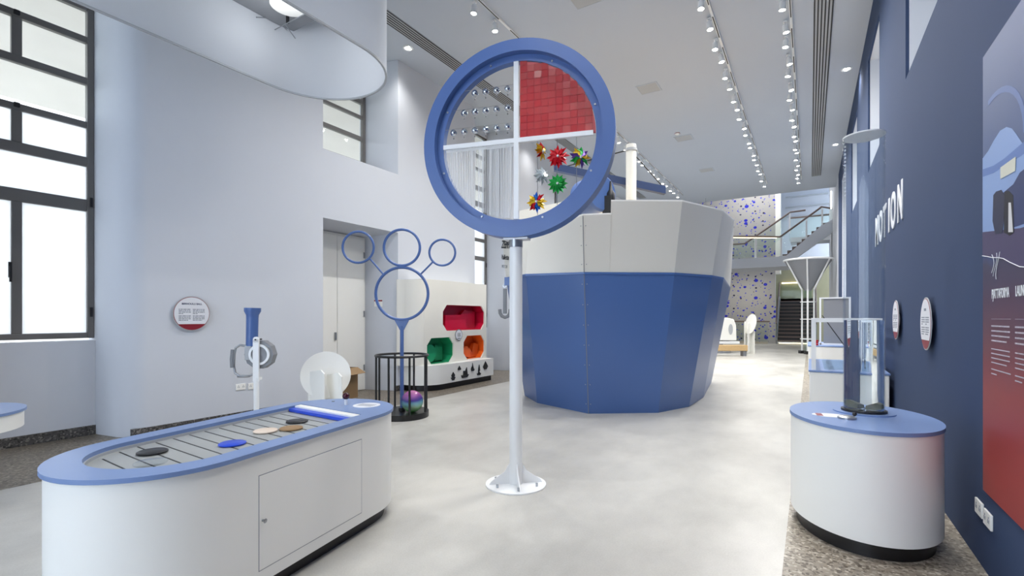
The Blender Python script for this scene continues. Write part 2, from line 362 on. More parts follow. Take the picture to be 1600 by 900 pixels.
# right wall: white masonry with a blue painted face
OPEN = [(-3.0, -1.3, 4.07, 6.07), (1.0, 2.7, 4.07, 6.07), (5.0, 6.7, 4.07, 6.07), (9.03, 10.7, 4.07, 6.07), (13.1, 14.85, 4.07, 6.07), (16.9, 19.6, 1.97, 6.07)]
def holed(x0, x1, m, name, yend):
    mb = MB(); y = YN
    for a, b, z0, z1 in OPEN:
        mb.box(x0, x1, y, a, 0, HC).box(x0, x1, a, b, 0, z0).box(x0, x1, a, b, z1, HC); y = b
    mb.box(x0, x1, y, yend, 0, HC); return struct(mb.build(name, m))
holed(XR, XR+.03, M['blue_wall'], 'wall_right', 21.3)
holed(XR+.031, XR+.62, M['plaster'], 'wall_right_reveal', 21.3)
struct(MB().box(XR, XR+.62, 21.31, 31.5, 0, 9).build('wall_right_far', M['plaster']))
struct(MB().box(XR+.621, XR+.7, YN, 21.3, 0, HC).build('wall_right_niche_back', M['plaster']))

# windows: dark grey frames with transoms, clear panes above and frosted panes below
ROWS1 = [(1.30, 2.84, 2), (2.99, 3.41, 1), (3.53, 3.90, 2), (3.98, 4.45, 1), (4.54, 4.98, 2), (5.06, 5.39, 1), (5.50, 5.90, 2), (6.0, 6.5, 1)]
ROWS = [(1.26, 3.07, 2), (3.18, 3.59, 1), (3.68, 4.12, 2), (4.20, 4.56, 1), (4.70, 5.01, 2), (5.13, 5.55, 1), (5.63, 5.90, 2), (6.0, 6.5, 1)]
def window(n, a, b, rows):
    fr = thing('window_%d' % n, None, None, (XLW-.06, a, 0)); fr['kind'] = 'structure'
    w = b-a; zb = rows[0][0]-.07; zt = rows[-1][1]+.05
    mb = MB(); mb.box(-.04, .04, 0, .07, zb, zt).box(-.04, .04, w-.07, w, zb, zt); z = zb
    for z0, z1, k in rows:
        mb.box(-.035, .035, .07, w-.07, z, z0); z = z1
        if k == 2: mb.box(-.03, .03, w/2-.045, w/2+.045, z0, z1)
    mb.box(-.035, .035, .07, w-.07, z, zt)
    mb.build('window_frame', M['dark_frame'], fr, bevel=.006)
    g = MB()
    for z0, z1, k in rows:
        if z1 < 4.4: g.box(-.004, .004, .06, w-.06, z0-.01, z1+.01)
    if len(g.bm.faces): g.build('frosted_pane', M['frosted'], fr)
    else: g.bm.free()
    g = MB()
    for z0, z1, k in rows:
        if z1 >= 4.4: g.box(-.004, .004, .06, w-.06, z0-.01, z1+.01)
    g.build('clear_pane', M['clear_pane'], fr)
    if rows[0][0] < 2:
        h = MB(); h.box(.04, .055, w/2-.075, w/2-.045, 1.95, 2.13).box(.055, .075, w/2-.07, w/2-.05, 1.90, 2.08)
        h.build('window_handle', M['blackmetal'], fr)
        h = MB()
        for z in (1.5, 2.9): h.box(.03, .055, w-.045, w-.02, z, z+.12)
        h.build('hinge', M['blackmetal'], fr)
        h = MB()
        for z in (3.95, 5.02): h.box(.035, .06, w/2-.03, w/2+.02, z-.02, z+.03)
        h.build('latch', M['blackmetal'], fr)
for i, (a, b) in enumerate(BAYS):
    if i == 2: window(3, a, b, [(4.68, 5.11, 1), (5.19, 5.56, 1), (5.62, 5.86, 1), (5.95, 6.5, 1)])
    else: window(i+1, a, b, ROWS1 if i < 2 else ROWS)
# double door in the second bay
dr = thing('door_1', None, None, (XLW, 5.5, 0)); dr['kind'] = 'structure'
MB().box(-.12, -.04, 0, 1.42, .0, 3.13).build('door_frame', M['white'], dr)
for y0, y1 in ((.03, .695), (.705, 1.36)): MB().box(-.04, .0, y0, y1, .01, 3.08).build('door_leaf', M['white'], dr, bevel=.004)
MB().box(0, .03, .63, .66, 1.05, 1.2).build('door_handle', M['steel'], dr)
mb = MB()
for z in (.4, 1.5, 2.7): mb.box(0, .015, 1.34, 1.37, z, z+.12)
mb.build('hinge', M['steel'], dr)

# limestone building across the street
b = thing('street_building', 'pale limestone building seen through the upper window panes', 'building', (-22, 6, 0))
MB().box(-3, 0, -30, 30, -2, 13).build('facade', M['stone'], b)
for k in range(14):
    y = -26+k*4; MB().box(0, .12, y, y+1.6, 5.2, 5.4).build('sill', M['stone'], b)
    MB().box(-.02, .02, y+.2, y+1.4, 5.4, 7.6).build('window_opening', M['lightgrey'], b)
struct(MB().box(-16.8, -8.0, YN, 24, 6.9, 7.3).build('shading_soffit', M['stone']))  # invented slab, shades the facade so the upper panes look dimmer
struct(MB().box(-60, -9.5, -60, 60, -2.2, -2).build('ground', M['concrete']))

# ------------------------------------------------------------------ ceiling fittings
def vent(x0, x1, label):
    t = thing('linear_vent', label, 'vent', (x0, 0, HC), 0, None); w = x1-x0
    MB().box(0, w, YN+.5, 21.05, -.012, 0).build('vent_frame', M['lightgrey'], t)
    n = 6
    for k in range(n):
        x = w*(k+.5)/n+.006*(k-2.5); MB().box(x-.011, x+.011, YN+.52, 21.03, -.016, -.0125).build('slot', M['blackmetal'], t)
vent(.055, .33, 'long slotted air vent in the ceiling beside the blue wall')
vent(-6.37, -6.095, 'long slotted air vent in the ceiling beside the white window wall')
def hatch(y, label, det=False):
    t = thing('ceiling_hatch', label, 'hatch', (-3.13, y, HC), 0, 'square access hatches in the ceiling')
    MB().box(-.225, .225, -.225, .225, -.006, 0).build('hatch_panel', M['lightgrey'], t)
    MB().ringprism([(-.24, -.24), (.24, -.24), (.24, .24), (-.24, .24)], [(-.215, -.215), (.215, -.215), (.215, .215), (-.215, .215)], -.010, -.001).build('hatch_frame', M['ceiling'], t)
for y, l in ((7.32, 'square ceiling hatch nearest the top edge of the photo'), (11.0, 'square ceiling hatch above and right of the large blue ring'), (14.6, 'square ceiling hatch with a red smoke detector beside it'), (18.2, 'small square ceiling hatch farthest down the hall')): hatch(y, l)
sd = thing('smoke_detector', 'small smoke detector with red ring beside a ceiling hatch', 'smoke detector', (-3.2, 14.1, HC))
MB().lathe([(.07, 0), (.07, -.02), (.045, -.05), (.0001, -.05)], 20).build('detector_body', M['white'], sd)
MB().lathe([(.074, -.012), (.074, -.022), (.05, -.03)], 20).build('detector_ring', M['maroon'], sd)
def cam_light(name, parent, W, ang=2.7, z=-.12):
    l = bpy.data.lights.new(name, 'SPOT'); l.energy = W; l.spot_size = ang; l.spot_blend = 1.0; l.shadow_soft_size = .05; l.color = (1, .98, .95)
    o = bpy.data.objects.new(name, l); C.objects.link(o); o.parent = parent; o.location = (0, 0, z); return o
def make_lamp():
    t = thing('track_spotlight', 'x', 'spotlight', (0, 0, HC-.03))
    MB().cyl(0, 0, -.10, 0, .012, seg=8).box(-.03, .03, -.03, .03, -.02, 0).build('stem', M['white_metal'], t)
    MB().lathe([(.035, -.06), (.048, -.075), (.052, -.2), (.047, -.2), (.045, -.195)], 18).build('lamp_housing', M['white_metal'], t)
    MB().cyl(0, 0, -.199, -.196, .0455, seg=18).build('lamp_face', M['glow_led'], t)
    return t
ORD = 'first second third fourth fifth sixth seventh eighth ninth tenth eleventh twelfth thirteenth fourteenth fifteenth sixteenth seventeenth eighteenth nineteenth twentieth twenty-first twenty-second'.split()
lamp0 = make_lamp(); used = [False]
TRACKS = [(-1.43, -1.5, [-3.5, 0, 3.2, 5.8, 7.1, 8.27, 8.93, 9.66, 10.18, 10.92, 11.48, 12.21, 12.76, 13.39, 14.13, 14.65, 15.4, 15.83, 16.64, 17.1, 17.72, 18.45, 18.94, 19.91, 20.79], 'middle ceiling track'),
          (-.283, -.375, [-3.5, 0, 3.2, 5.8, 7.9, 8.96, 9.71, 10.24, 10.97, 11.52, 12.28, 12.8, 13.44, 14.16, 14.69, 15.48, 15.91, 16.71, 17.06, 17.84, 18.53, 19.03, 19.7, 20.21, 20.89], 'right ceiling track'),
          (-4.60, -4.68, [5.2, 6.43, 7.01, 8.3, 9.1, 10.2, 11.1, 12.1, 13.36, 14.06, 15.34, 15.79, 16.55, 17.04, 17.63, 18.37, 18.78, 19.6, 19.99, 20.76], 'left ceiling track')]
for tx, lx, ys, nm in TRACKS:
    t = thing('lighting_track', 'long white %s carrying a row of spotlights' % nm, 'lighting track', (tx, 0, HC))
    y0 = 4.9 if tx < -4 else YN+.3
    MB().box(-.02, .02, y0, 21.2, -.035, 0).build('track_rail', M['white_metal'], t)
    y = y0+.3
    while y < 20.8: MB().box(-.008, .008, y, y+.72, -.04, -.034).build('track_slot', M['blackmetal'], t); y += 1.1
    for k, y in enumerate(ys):
        o = copy_tree(lamp0) if used[0] else lamp0; used[0] = True
        o.location = (lx, y, HC-.03)
        o.rotation_euler = (random.uniform(-.1, .1), random.uniform(.0, .16)*(1 if k % 2 else -1), 0)
        vis = [q for q in ys if q > 6.3]
        if y == ys[-1]: lb = 'lit white spotlight at the very far end of the %s' % nm
        elif y in vis: lb = 'lit white spotlight, %s from the near end of the %s' % (ORD[vis.index(y)], nm)
        else: lb = 'lit spotlight of the %s, %s from the back wall' % (nm, ORD[k])
        o['label'] = lb; o['group'] = 'spotlights on the '+nm
        if y < 8 or k % 3 == 0: cam_light('spot_lamp', o, SPOT_W*(1.45 if y < 8 else .6), z=-.215)
def downlight(x, y, label, W):
    t = thing('recessed_downlight', label, 'downlight', (x, y, HC), 0, None)
    MB().ringprism(circ(.1, 24), circ(.075, 24), -.008, .0).build('trim_ring', M['white_metal'], t)
    for dx, dy in ((-.03, -.02), (.03, -.02), (0, .035)): MB().cyl(dx, dy, -.006, -.001, .026, seg=14).build('led', M['glow_led'], t)
    cam_light('spot_lamp', t, W, 2.2, -.03)
downlight(.65, 12.33, 'bright recessed downlight nearer on the strip beside the blue wall', 70)
downlight(.65, 17.56, 'bright recessed downlight farther along the strip beside the blue wall', 70)
downlight(-6.62, 6.91, 'bright recessed downlight above the window wall by the hanging shade', 70)
downlight(-6.62, 12.3, 'recessed downlight above the window wall seen inside the blue ring', 40)

# large hanging stadium shade
t = thing('hanging_shade', 'huge white oblong fabric shade hanging from the ceiling at upper left', 'pendant shade', (-4.93, 1.9, 4.4))
so = stadium((0, -1.9), (0, 1.68), .83, 28); si = stadium((0, -1.9), (0, 1.68), .82, 28)
MB().ringprism(so, si, 0, 1.75).build('shade_wall', M['fabric'], t)
MB().ringprism(stadium((0, -1.9), (0, 1.68), .836, 28), stadium((0, -1.9), (0, 1.68), .812, 28), -.006, .012).build('rim_hoop', M['lightgrey'], t)
lid = [p for p in stadium((0, -1.9), (0, 1.68), .815, 28) if p[1] < 2.03]
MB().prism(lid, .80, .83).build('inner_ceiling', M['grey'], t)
MB().cyl(-.31, 1.57, .76, .80, .2, seg=32).build('light_disc', M['white'], t)
for ly in (1.57, -.6):
    l = bpy.data.lights.new('shade_fill_light', 'POINT'); l.energy = 8; l.shadow_soft_size = .18; l.color = (.96, .98, 1)  # added point lights without fixtures, brighten the inside of the shade
    lo = bpy.data.objects.new('shade_fill_light', l); C.objects.link(lo); lo.parent = t; lo.location = (-.2, ly-.25, .5)
for y in (1.72, -.2, -1.8):
    MB().tube([(-.8, y-.25, .74), (-.8, y, .86), (-.8, y+.25, .74)], .006, 6).tube([(-.82, y, .72), (.82, y, .72)], .006, 6).tube([(-.6, y, .72), (-.8, y+.3, .72)], .006, 6).build('wire_bracket', M['steel'], t)
    MB().cyl(-.55, y, .72, 2.3, .02, seg=8).build('hanger', M['blackmetal'], t)

# ------------------------------------------------------------------ long game table
t = thing('game_table', 'long white stadium-shaped table with blue rim and sunken slatted game surface', 'game table', (-3.01, 1.8, 0), 0)
t.rotation_euler = (0, 0, math.atan2(.20822, 1.16304))
HL = .5908                                                 # local axis along y
S = lambda r: stadium((0, -HL), (0, HL), r, 26)
MB().prism(S(.42), 0, .09).build('plinth', M['black'], t)
MB().ringprism(S(.472), S(.455), .09, .775).build('cabinet_body', M['white'], t)
def inner(grow=0):
    P = [(x, y) for x, y in stadium((0, -HL+.03), (0, HL), .36+grow, 26) if y < HL+.02]
    return P
inn = [(-.36, .72)]; A = []
for i in range(27):
    q = PI+PI*i/26; A.append((.36*math.cos(q), -HL+.03+.36*math.sin(q)))
INN = [(.36, .54), (-.36, .70)]+A
# top ring as a plate with a hole
plate('table_top', [S(.487), INN[::-1]], .022, T(0, 0, .787), M['blue_top'], t)
MB().prism(INN, .745, .760).build('slatted_bed', M['slat'], t)
MB().ringprism(INN, [(x*.985, y*.99) for x, y in INN], .745, .776).build('well_wall', M['lightgrey'], t)
for k in range(13):
    y = -.80+k*.1; w = .345 if y > -HL+.03 else math.sqrt(max(.36**2-(y+HL-.03)**2, .0001))-.012
    MB().prism([(-w, y-.004+.22*w), (w, y-.004-.22*w), (w, y+.004-.22*w), (-w, y+.004+.22*w)], .760, .7612).build('groove', M['blackmetal'], t)
MB().prism([(-.355, .625), (.355, .47), (.355, .535), (-.355, .69)], .761, .797).build('end_bar', M['white'], t, bevel=.004)
MB().prism([(-.355, .565), (.355, .41), (.355, .468), (-.355, .623)], .761, .785).build('bumper', M['royal'], t, bevel=.004)
t2 = MB(); t2.box(.4719, .4735, -.42, .40, .16, .66); t2.build('access_door', M['white'], t, bevel=.0012)
MB().box(.4712, .4721, -.424, .404, .156, .664).build('door_gap', M['textgrey'], t)
MB().lathe([(.006, 0), (.006, .012), (.012, .02), (.0001, .024)], 14).build('door_knob', M['steel'], t).matrix_local = T(.473, -.40, .42) @ RY(PI/2)
MB().cyl(0, .80, .798, .845, .013, seg=14).build('joystick_stem', M['white_metal'], t)
MB().ball(0, .80, .868, .028, 18).build('joystick_knob', M['plum'], t)
MB().prism(circ(.105, 36, .17, .84), .798, .801).build('label_disc', M['signwhite'], t)
mb = MB()
for k in range(4):
    mb.box(.1, .24, .80+k*.022, .808+k*.022, .8012, .8018)
mb.build('label_print', M['textgrey'], t)
MB().cyl(-.2, .88, .798, .804, .012, seg=12).build('button', M['steel'], t)
for px, py, m, lb in ((-3.041, 1.210, 'blackmetal', 'dark grey puck nearest the rounded near end of the game table'), (-2.823, 1.116, 'acrylic', 'clear puck lying next to the dark grey puck on the game table'),
                      (-2.846, 1.532, 'royal', 'blue puck in the middle of the game table'), (-2.981, 1.815, 'wood', 'cream puck between the blue and tan pucks'),
                      (-2.906, 1.945, 'cardboard', 'tan puck next to the cream puck on the game table'), (-3.066, 2.097, 'blackmetal', 'black puck nearest the blue bumper of the game table')):
    tag(MB().lathe([(.067, 0), (.072, .003), (.072, .009), (.067, .012), (.0001, .012)], 28).build('game_puck', M[m] if m != 'wood' else mat('cream_puck', rgb(225, 208, 190), .5)), lb, 'puck', 'pucks on the game table').location = (px, py, .7615)

# left edge table tip
t = thing('round_table', 'blue-topped table with white edge cut off at the left photo edge', 'table', (-5.36, .76, 0))
MB().prism(circ(.49, 48), .78, .8).build('table_top', M['blue_top'], t)
MB().ringprism(circ(.475, 48), circ(.45, 48), .66, .78).build('apron', M['white'], t)
MB().lathe([(.2, 0), (.2, .02), (.05, .05), (.05, .66), (.2, .7), (.2, .78)], 24, -.15, -.15).build('pedestal', M['white'], t)

# ------------------------------------------------------------------ wind ring on its post
t = thing('wind_ring', 'giant blue ring on a white post with four different wind panels', 'wind exhibit', (-2.242, 3.702, 0), math.radians(15.8))
MB().lathe([(.27, 0), (.27, .012)], 48).build('base_plate', M['white_metal'], t)
MB().lathe([(.058, .012), (.058, 2.19)], 32).build('post', M['white_metal'], t)
mb = MB()
for k in range(4):
    a = k*PI/2+math.radians(25); P = [(.055, .012), (.24, .012), (.22, .04), (.1, .12), (.055, .20)]
    mb.m = RZ(a); v1 = [(x, -.006, z) for x, z in P]; v2 = [(x, .006, z) for x, z in P]; mb.loft([v1, v2])
mb.m = Matrix.Identity(4); mb.build('gusset', M['white_metal'], t)
for k in range(6):
    a = k*PI/3+.9; MB().cyl(.2*math.cos(a), .2*math.sin(a), .012, .04, .011, seg=6).build('base_bolt', M['steel'], t)
MB().cyl(0, 0, 2.12, 2.19, .061, seg=28).build('collar', M['steel'], t)
RC = 3.07; RF = T(.01, 0, RC) @ RX(PI/2)               # ring axis along local y ; local +z -> -y (front)
def ring_part(name, ro, ri, y0, y1, m, n=96):
    mb = MB(); mb.m = RF; mb.ringprism(circ(ro, n), circ(ri, n), -y1, -y0); return mb.build(name, m, t)
ring_part('outer_ring', .87, .765, -.085, .075, M['blue'])
ring_part('inner_ring', .766, .705, -.02, .05, M['blue'])
mb = MB(); mb.box(-.69, .69, -.03, .0, RC-.02, RC+.02).build('cross_bar', M['white_metal'], t)
mb = MB(); mb.box(-.012, .032, -.032, -.004, RC-.70, RC+.70).build('upright_bar', M['white_metal'], t)
for k in range(8):
    a = k*PI/4+.33; mb = MB(); mb.m = T(.01+.735*math.cos(a), -.02, RC+.735*math.sin(a)) @ RX(PI/2)
    mb.cyl(0, 0, 0, .008, .009, seg=10).build('ring_bolt', M['steel'], t)
mb = MB(); mb.box(-.1, .12, -.06, .06, RC-.885, RC-.868).build('ring_bracket', M['white_metal'], t)
# red shimmer quarter
q = [(.04, .02)]+[(.01+.70*math.cos(PI/2*i/24), .70*math.sin(PI/2*i/24)) for i in range(0, 24)]+[(.04, .70)]
plate('red_panel', [q], .006, T(0, -.004, RC) @ RX(PI/2), mat('pale_red_backing', rgb(196, 78, 82), .3), t)
mb = MB()
for i in range(11):
    for j in range(11):
        x, z = .075+i*.064, .055+j*.064
        if math.hypot(x, z) > .70: continue
        r = T(x, -.012, RC+z) @ RX(random.uniform(-.05, .05)) @ RZ(random.uniform(-.05, .05)) @ RY(random.uniform(-.05, .05))
        mb.box(-.0308, .0308, -.001, .001, -.0308, .0308, r)
mb.build('red_flaps', M['red'], t)
# mirror balls
for row, (z, n) in enumerate(((.13, 6), (.30, 5), (.47, 4))):
    mb = MB(); mb.tube([(-.66+row*.07 if row else -.675, -.015, RC+z+.035), (-.02, -.015, RC+z+.035)], .0018, 5).build('wire', M['steel'], t)
    for k in range(n):
        x = -.072-.104*k; MB().ball(x, -.015, RC+z, .031, 18).build('mirror_ball', M['chrome'], t)
        MB().ball(x, -.015, RC+z-.052, .008, 8).cyl(x, -.015, RC+z-.05, RC+z-.028, .0012, seg=5).build('pendulum_bead', M['grey'], t)
# strands
mb = MB()
x = -.69
while x < -.025:
    zb = -math.sqrt(max(.70**2-x*x, .0)); a = random.uniform(-.02, .02)
    top = -.02; w = random.uniform(.002, .006)
    if zb < top-.02:
        mb.m = T(x, -.01+random.uniform(-.008, .008), RC) @ RY(a*.5)
        mb.box(-w/2, w/2, -.0006, .0006, zb*.98, top)
    x += w+random.uniform(.0, .0045) if random.random() < .85 else .012
mb.m = Matrix.Identity(4); tag(mb.build('strands', M['strands'], t, sm=False), kind='stuff')
MB().box(-.67, -.02, -.006, .004, RC-.045, RC-.018).build('strand_header', M['strands'], t)
# pinwheels on rods
for x in (.20, .375, .545):
    zb = -math.sqrt(.70**2-x*x); MB().tube([(x, -.005, RC-.02), (x, -.005, RC+zb)], .003, 6).build('rod', M['grey'], t)
def pinwheel(x, z, r, cols, turn, n=8, label=None):
    e = bpy.data.objects.new('pinwheel', None); C.objects.link(e); e.parent = t; e.location = (x, -.03, RC+z); e.rotation_euler = (0, 0, turn)
    if label: e['label'] = label
    for c in range(len(cols)):
        mb = MB()
        for k in range(n):
            if k % len(cols) != c: continue
            a = 2*PI*k/n; mb.m = RY(-a)
            P = [(0, -.004, 0), (r*.42, -.035, -r*.16), (r*.5, -.012, r*.26), (r, -.004, r*.02)]
            v = mb.vs(P); mb.f([v[0], v[1], v[3]]); mb.f([v[0], v[3], v[2]]); v2 = mb.vs([(p[0], p[1]+.004, p[2]) for p in P]); mb.f([v2[0], v2[3], v2[1]]); mb.f([v2[0], v2[2], v2[3]])
            w = mb.vs([(0, -.03, 0), (r*.45, -.03, -r*.1), (r*.75, -.004, r*.33), (r*.4, .0, r*.3)]); mb.f(w)
        mb.m = Matrix.Identity(4); mb.build('petals', M[cols[c]], e, sm=False)
    MB().ball(0, -.03, 0, .012, 10).build('hub', M['p_white'], e)
pinwheel(.23, -.125, .085, ['gold', 'gold', 'p_red'], 1.15, label='gold pinwheel turned sideways'); pinwheel(.24, -.34, .082, ['p_white'], .7, label='silver pinwheel')
pinwheel(.20, -.565, .095, ['gold', 'p_red', 'p_blue', 'gold'], 0, label='multicoloured pinwheel at the bottom'); pinwheel(.39, -.185, .105, ['p_red'], 0, label='red pinwheel')
pinwheel(.385, -.42, .09, ['p_green'], .1, 12, label='green pinwheel'); pinwheel(.575, -.21, .098, ['gold', 'p_purple', 'p_green'], .5, 9, label='purple and yellow pinwheel')

# ------------------------------------------------------------------ wheel crank, mushroom stand, box
t = thing('blower_cannon', 'blue upright nozzle with grey hand wheel and handle on a white post', 'air cannon', (-5.0, 2.98, 0), YAW)
MB().cyl(0, -.07, .012, .83, .027, seg=20).build('post', M['white_metal'], t)
mb = MB(); mb.box(-.030, .030, -.085, -.06, .82, 1.26); mb.m = T(0, -.06, 1.26) @ RX(PI/2); mb.cyl(0, 0, 0, .025, .030, seg=20); mb.build('front_strap', M['white_metal'], t)
MB().box(-.015, .015, -.09, .02, .83, .86).build('strap_spacer', M['white_metal'], t)
MB().lathe([(.12, 0), (.12, .015)], 28, 0, -.07).build('base_plate', M['white_metal'], t)
def yd(name, ro, ri, x, z, y0, y1, m, n=40):
    mb = MB(); mb.m = T(x, 0, z) @ RX(PI/2)
    if ri: mb.ringprism(circ(ro, n), circ(ri, n), -y1, -y0)
    else: mb.prism(circ(ro, n), -y1, -y0)
    return mb.build(name, m, t)
yd('blower_housing', .155, 0, .01, 1.10, -.04, .05, M['grey'], 10); yd('housing_ring', .11, .085, .02, 1.10, -.058, -.035, M['white_metal']); yd('grille', .086, 0, .02, 1.10, -.05, -.035, M['mesh'])
MB().box(-.14, -.06, -.05, .06, 1.04, 1.2).build('outlet', M['lightgrey'], t, bevel=.01)
mb = MB(); mb.m = T(-.085, 0, 1.19) @ RY(.02)
mb.lathe([(.058, 0), (.060, .30), (.062, .33), (.082, .37), (.082, .405), (.07, .405)], 32).build('nozzle', M['blue'], t)
mb = MB(); mb.tube([(-.13, -.02, 1.19), (-.2, -.02, 1.2), (-.245, -.02, 1.17), (-.26, -.02, 1.1), (-.265, -.02, .98), (-.25, -.02, .90), (-.2, -.02, .87), (-.1, -.02, .87), (-.02, -.02, .91)], .012, 10).build('handle', M['steel'], t)
mb = MB(); mb.tube([(-.155+.06*math.cos(q*PI/8), -.03+.03*math.sin(q*PI/8), .868) for q in range(16)], .010, 8, closed=True).build('handle_loop', M['steel'], t)
MB().tube([(-.272, -.02, 1.15), (-.282, -.02, 1.05), (-.278, -.02, .96)], .024, 12).build('grip', M['grey'], t)
mb = MB(); mb.m = T(0, -.085, 1.26) @ RX(PI/2); mb.cyl(0, 0, -.12, .01, .008, seg=8).build('bolt', M['blackmetal'], t)

def lectern(label, loc, rz, sc=1):
    t = thing('lectern', label, 'lectern', loc, rz)
    mb = MB(); mb.m = T(0, .02, .80) @ RX(math.radians(74)); mb.prism(circ(.285, 48), -.012, .012); mb.build('disc_panel', M['white'], t)
    for x, h in ((-.17, .88), (.02, .84)):
        mb = MB(); mb.m = T(x, -.015, 0) @ RZ(.72); P = [(-.26, 0), (0, 0), (0, h-.03), (-.2, h), (-.26, h-.04)]
        mb.loft([[(-.008, y, z) for y, z in P], [(.008, y, z) for y, z in P]]).build('leg_panel', M['white'], t)
    MB().box(-.2, .19, .03, .046, 0, .62).build('back_panel', M['white'], t)
    return t
lectern('white round-headed lectern stand behind the game table', (-4.94, 3.76, 0), YAW+.3)
t = thing('cardboard_box', 'open brown cardboard box on the floor by the white double door', 'box', (-7.42, 5.86, 0), .25)
mb = MB(); mb.ringprism([(-.3, -.25), (.3, -.25), (.3, .25), (-.3, .25)], [(-.293, -.243), (.293, -.243), (.293, .243), (-.293, .243)], 0.005, .56); mb.box(-.3, .3, -.25, .25, 0, .005)
mb.build('carton', M['cardboard'], t, sm=False)
for r in (T(.3, 0, .56) @ RY(.5), T(-.3, 0, .56) @ RZ(PI) @ RY(-.9), T(0, -.25, .56) @ RZ(-PI/2) @ RY(.9)):
    MB().box(0, .2, -.24, .24, -.003, .003, r).build('flap', M['cardboard'], t)
# wall plates and signs
def socket(label, loc, rz, mirror=1):
    t = thing('wall_socket', label, 'socket', loc, rz)
    MB().box(-.07, .07, -.012, 0, -.045, .045).build('socket_plate', M['white'], t, bevel=.003)
    for x in (-.035, .035):
        mb = MB(); mb.box(x-.012, x-.006, -.0135, -.012, -.012, .008).box(x+.006, x+.012, -.0135, -.012, -.012, .008).box(x-.003, x+.003, -.0135, -.012, .012, .024).build('socket_holes', M['textgrey'], t)
RL = math.radians(90)
socket('white wall socket on the left wall, left one of the pair', (XL, 3.94, .475), RL); socket('white wall socket on the left wall, right one of the pair', (XL, 4.12, .465), RL)
socket('white wall socket low on the blue wall, farther one of the pair', (XR, 3.99, .34), -RL); socket('white wall socket low on the blue wall, nearer one of the pair', (XR, 3.82, .33), -RL)
def disc_sign(label, loc, rz, title, r=.225, off=.03, cols=2):
    t = thing('round_sign', label, 'sign', loc, rz)
    mb = MB(); mb.m = RX(PI/2); mb.prism(circ(r*1.03, 56), off, off+.006).build('backing_disc', M['acrylic' if False else 'lightgrey'], t)
    mb = MB(); mb.m = RX(PI/2); mb.cyl(0, 0, 0, off, r*.3, seg=24).build('stand_off', M['steel'], t)
    mb = MB(); mb.m = RX(PI/2); mb.prism(circ(r*.985, 56), off+.0062, off+.008).build('maroon_edge', M['maroon'], t)
    mb = MB(); mb.m = RX(PI/2); P = [p for p in circ(r*.96, 96) if p[1] > -r*.66]; mb.prism(P, off+.0082, off+.0095).build('sign_face', M['signwhite'], t)
    if title: text('title', title, r*.1, T(0, -off-.0096, r*.52) @ RX(PI/2), M['textblue'], t, .0004, .001)
    mb = MB(); mb.m = T(0, -off-.0096, 0) @ RX(PI/2)
    if not title: words(mb, -r*.22, r*.22, r*.5, r*.1, .0004)
    for cx in ((-.72, .04) if cols == 2 else (-.4,)):
        for k in range(4): words(mb, r*cx, r*(cx+.66), r*(.22-.085*k), r*.045, .0004, .4 if k == 3 else 1)
        for k in range(4): words(mb, r*cx, r*(cx+.66), r*(-.17-.085*k), r*.045, .0004, .8 if k == 3 else 1)
    mb.build('small_print', M['textgrey'], t, sm=False)
disc_sign('round white information sign with maroon base on the left wall', (XL, 3.27, 1.545), RL, 'BERNOULLI BALL')
disc_sign('round information sign on the blue wall, nearer the poster', (XR, 5.40, 1.44), -RL, None, .22, .03)
disc_sign('round sign on the blue wall, farther from the poster beside the clear tube', (XR, 7.12, 1.465), -RL, None, .22, .03)
t = thing('call_plate', 'small white notice plate with red strip on the door reveal', 'sign', (-7.53, 7.0, 1.78), math.atan2(.2, .55))
MB().box(-.09, .09, -.012, 0, -.07, .07).build('plate', M['white'], t); MB().box(-.09, .09, -.014, -.012, .035, .065).build('red_strip', M['maroon'], t)

# ------------------------------------------------------------------ bubble hoop stand with cage and ball
BX, BY = -5.246, 5.341
t = thing('hoop_stand', 'blue stand with four round hoops rising from a black cage', 'hoop exhibit', (BX, BY, 0), YAW)
def hoop(x, z, r, rr=.019):
    MB().tube([(x+r*math.cos(i*2*PI/56), 0, z+r*math.sin(i*2*PI/56)) for i in range(56)], rr, 10, closed=True).build('hoop', M['blue'], t)
hoop(0, 1.85, .395, .022); hoop(0, 2.545, .272, .02); hoop(-.66, 2.55, .235, .018); hoop(.61, 2.47, .195, .017)
MB().tube([(-.49, 0, 2.385), (-.28, 0, 2.14)], .014, 8).build('hoop_arm', M['blue'], t); MB().tube([(.47, 0, 2.33), (.28, 0, 2.14)], .014, 8).build('hoop_arm', M['blue'], t)
MB().lathe([(.028, .09), (.028, 1.36), (.03, 1.36)], 18).build('pole', M['blue'], t)
mb = MB(); P = [(-.028, 1.30), (.028, 1.30), (.11, 1.455), (0, 1.44), (-.11, 1.455)]; mb.loft([[(x, -.02, z) for x, z in P], [(x, .02, z) for x, z in P]]).build('gusset', M['blue'], t)
MB().cyl(0, 0, .085, .13, .05, seg=16).build('pole_foot', M['blackmetal'], t)
MB().lathe([(.40, 0), (.40, .085)], 48).build('base_drum', M['black'], t)
MB().tube([(.385*math.cos(i*PI/24), .385*math.sin(i*PI/24), .92) for i in range(48)], .018, 10, closed=True).build('cage_rim', M['blackmetal'], t)
for k in range(8):
    a = math.radians(-90-16+45*k); MB().cyl(.385*math.cos(a), .385*math.sin(a), .085, .92, .016, seg=12).build('cage_bar', M['blackmetal'], t)
c, s = math.cos(YAW), math.sin(YAW)
o = tag(MB().ball(0, 0, 0, .16, 36).build('iridescent_ball', M['ball']), 'shiny purple and green see-through ball inside the black cage', 'ball')
o.location = (BX+.18*c+.12*s, BY+.18*s-.12*c, .246)

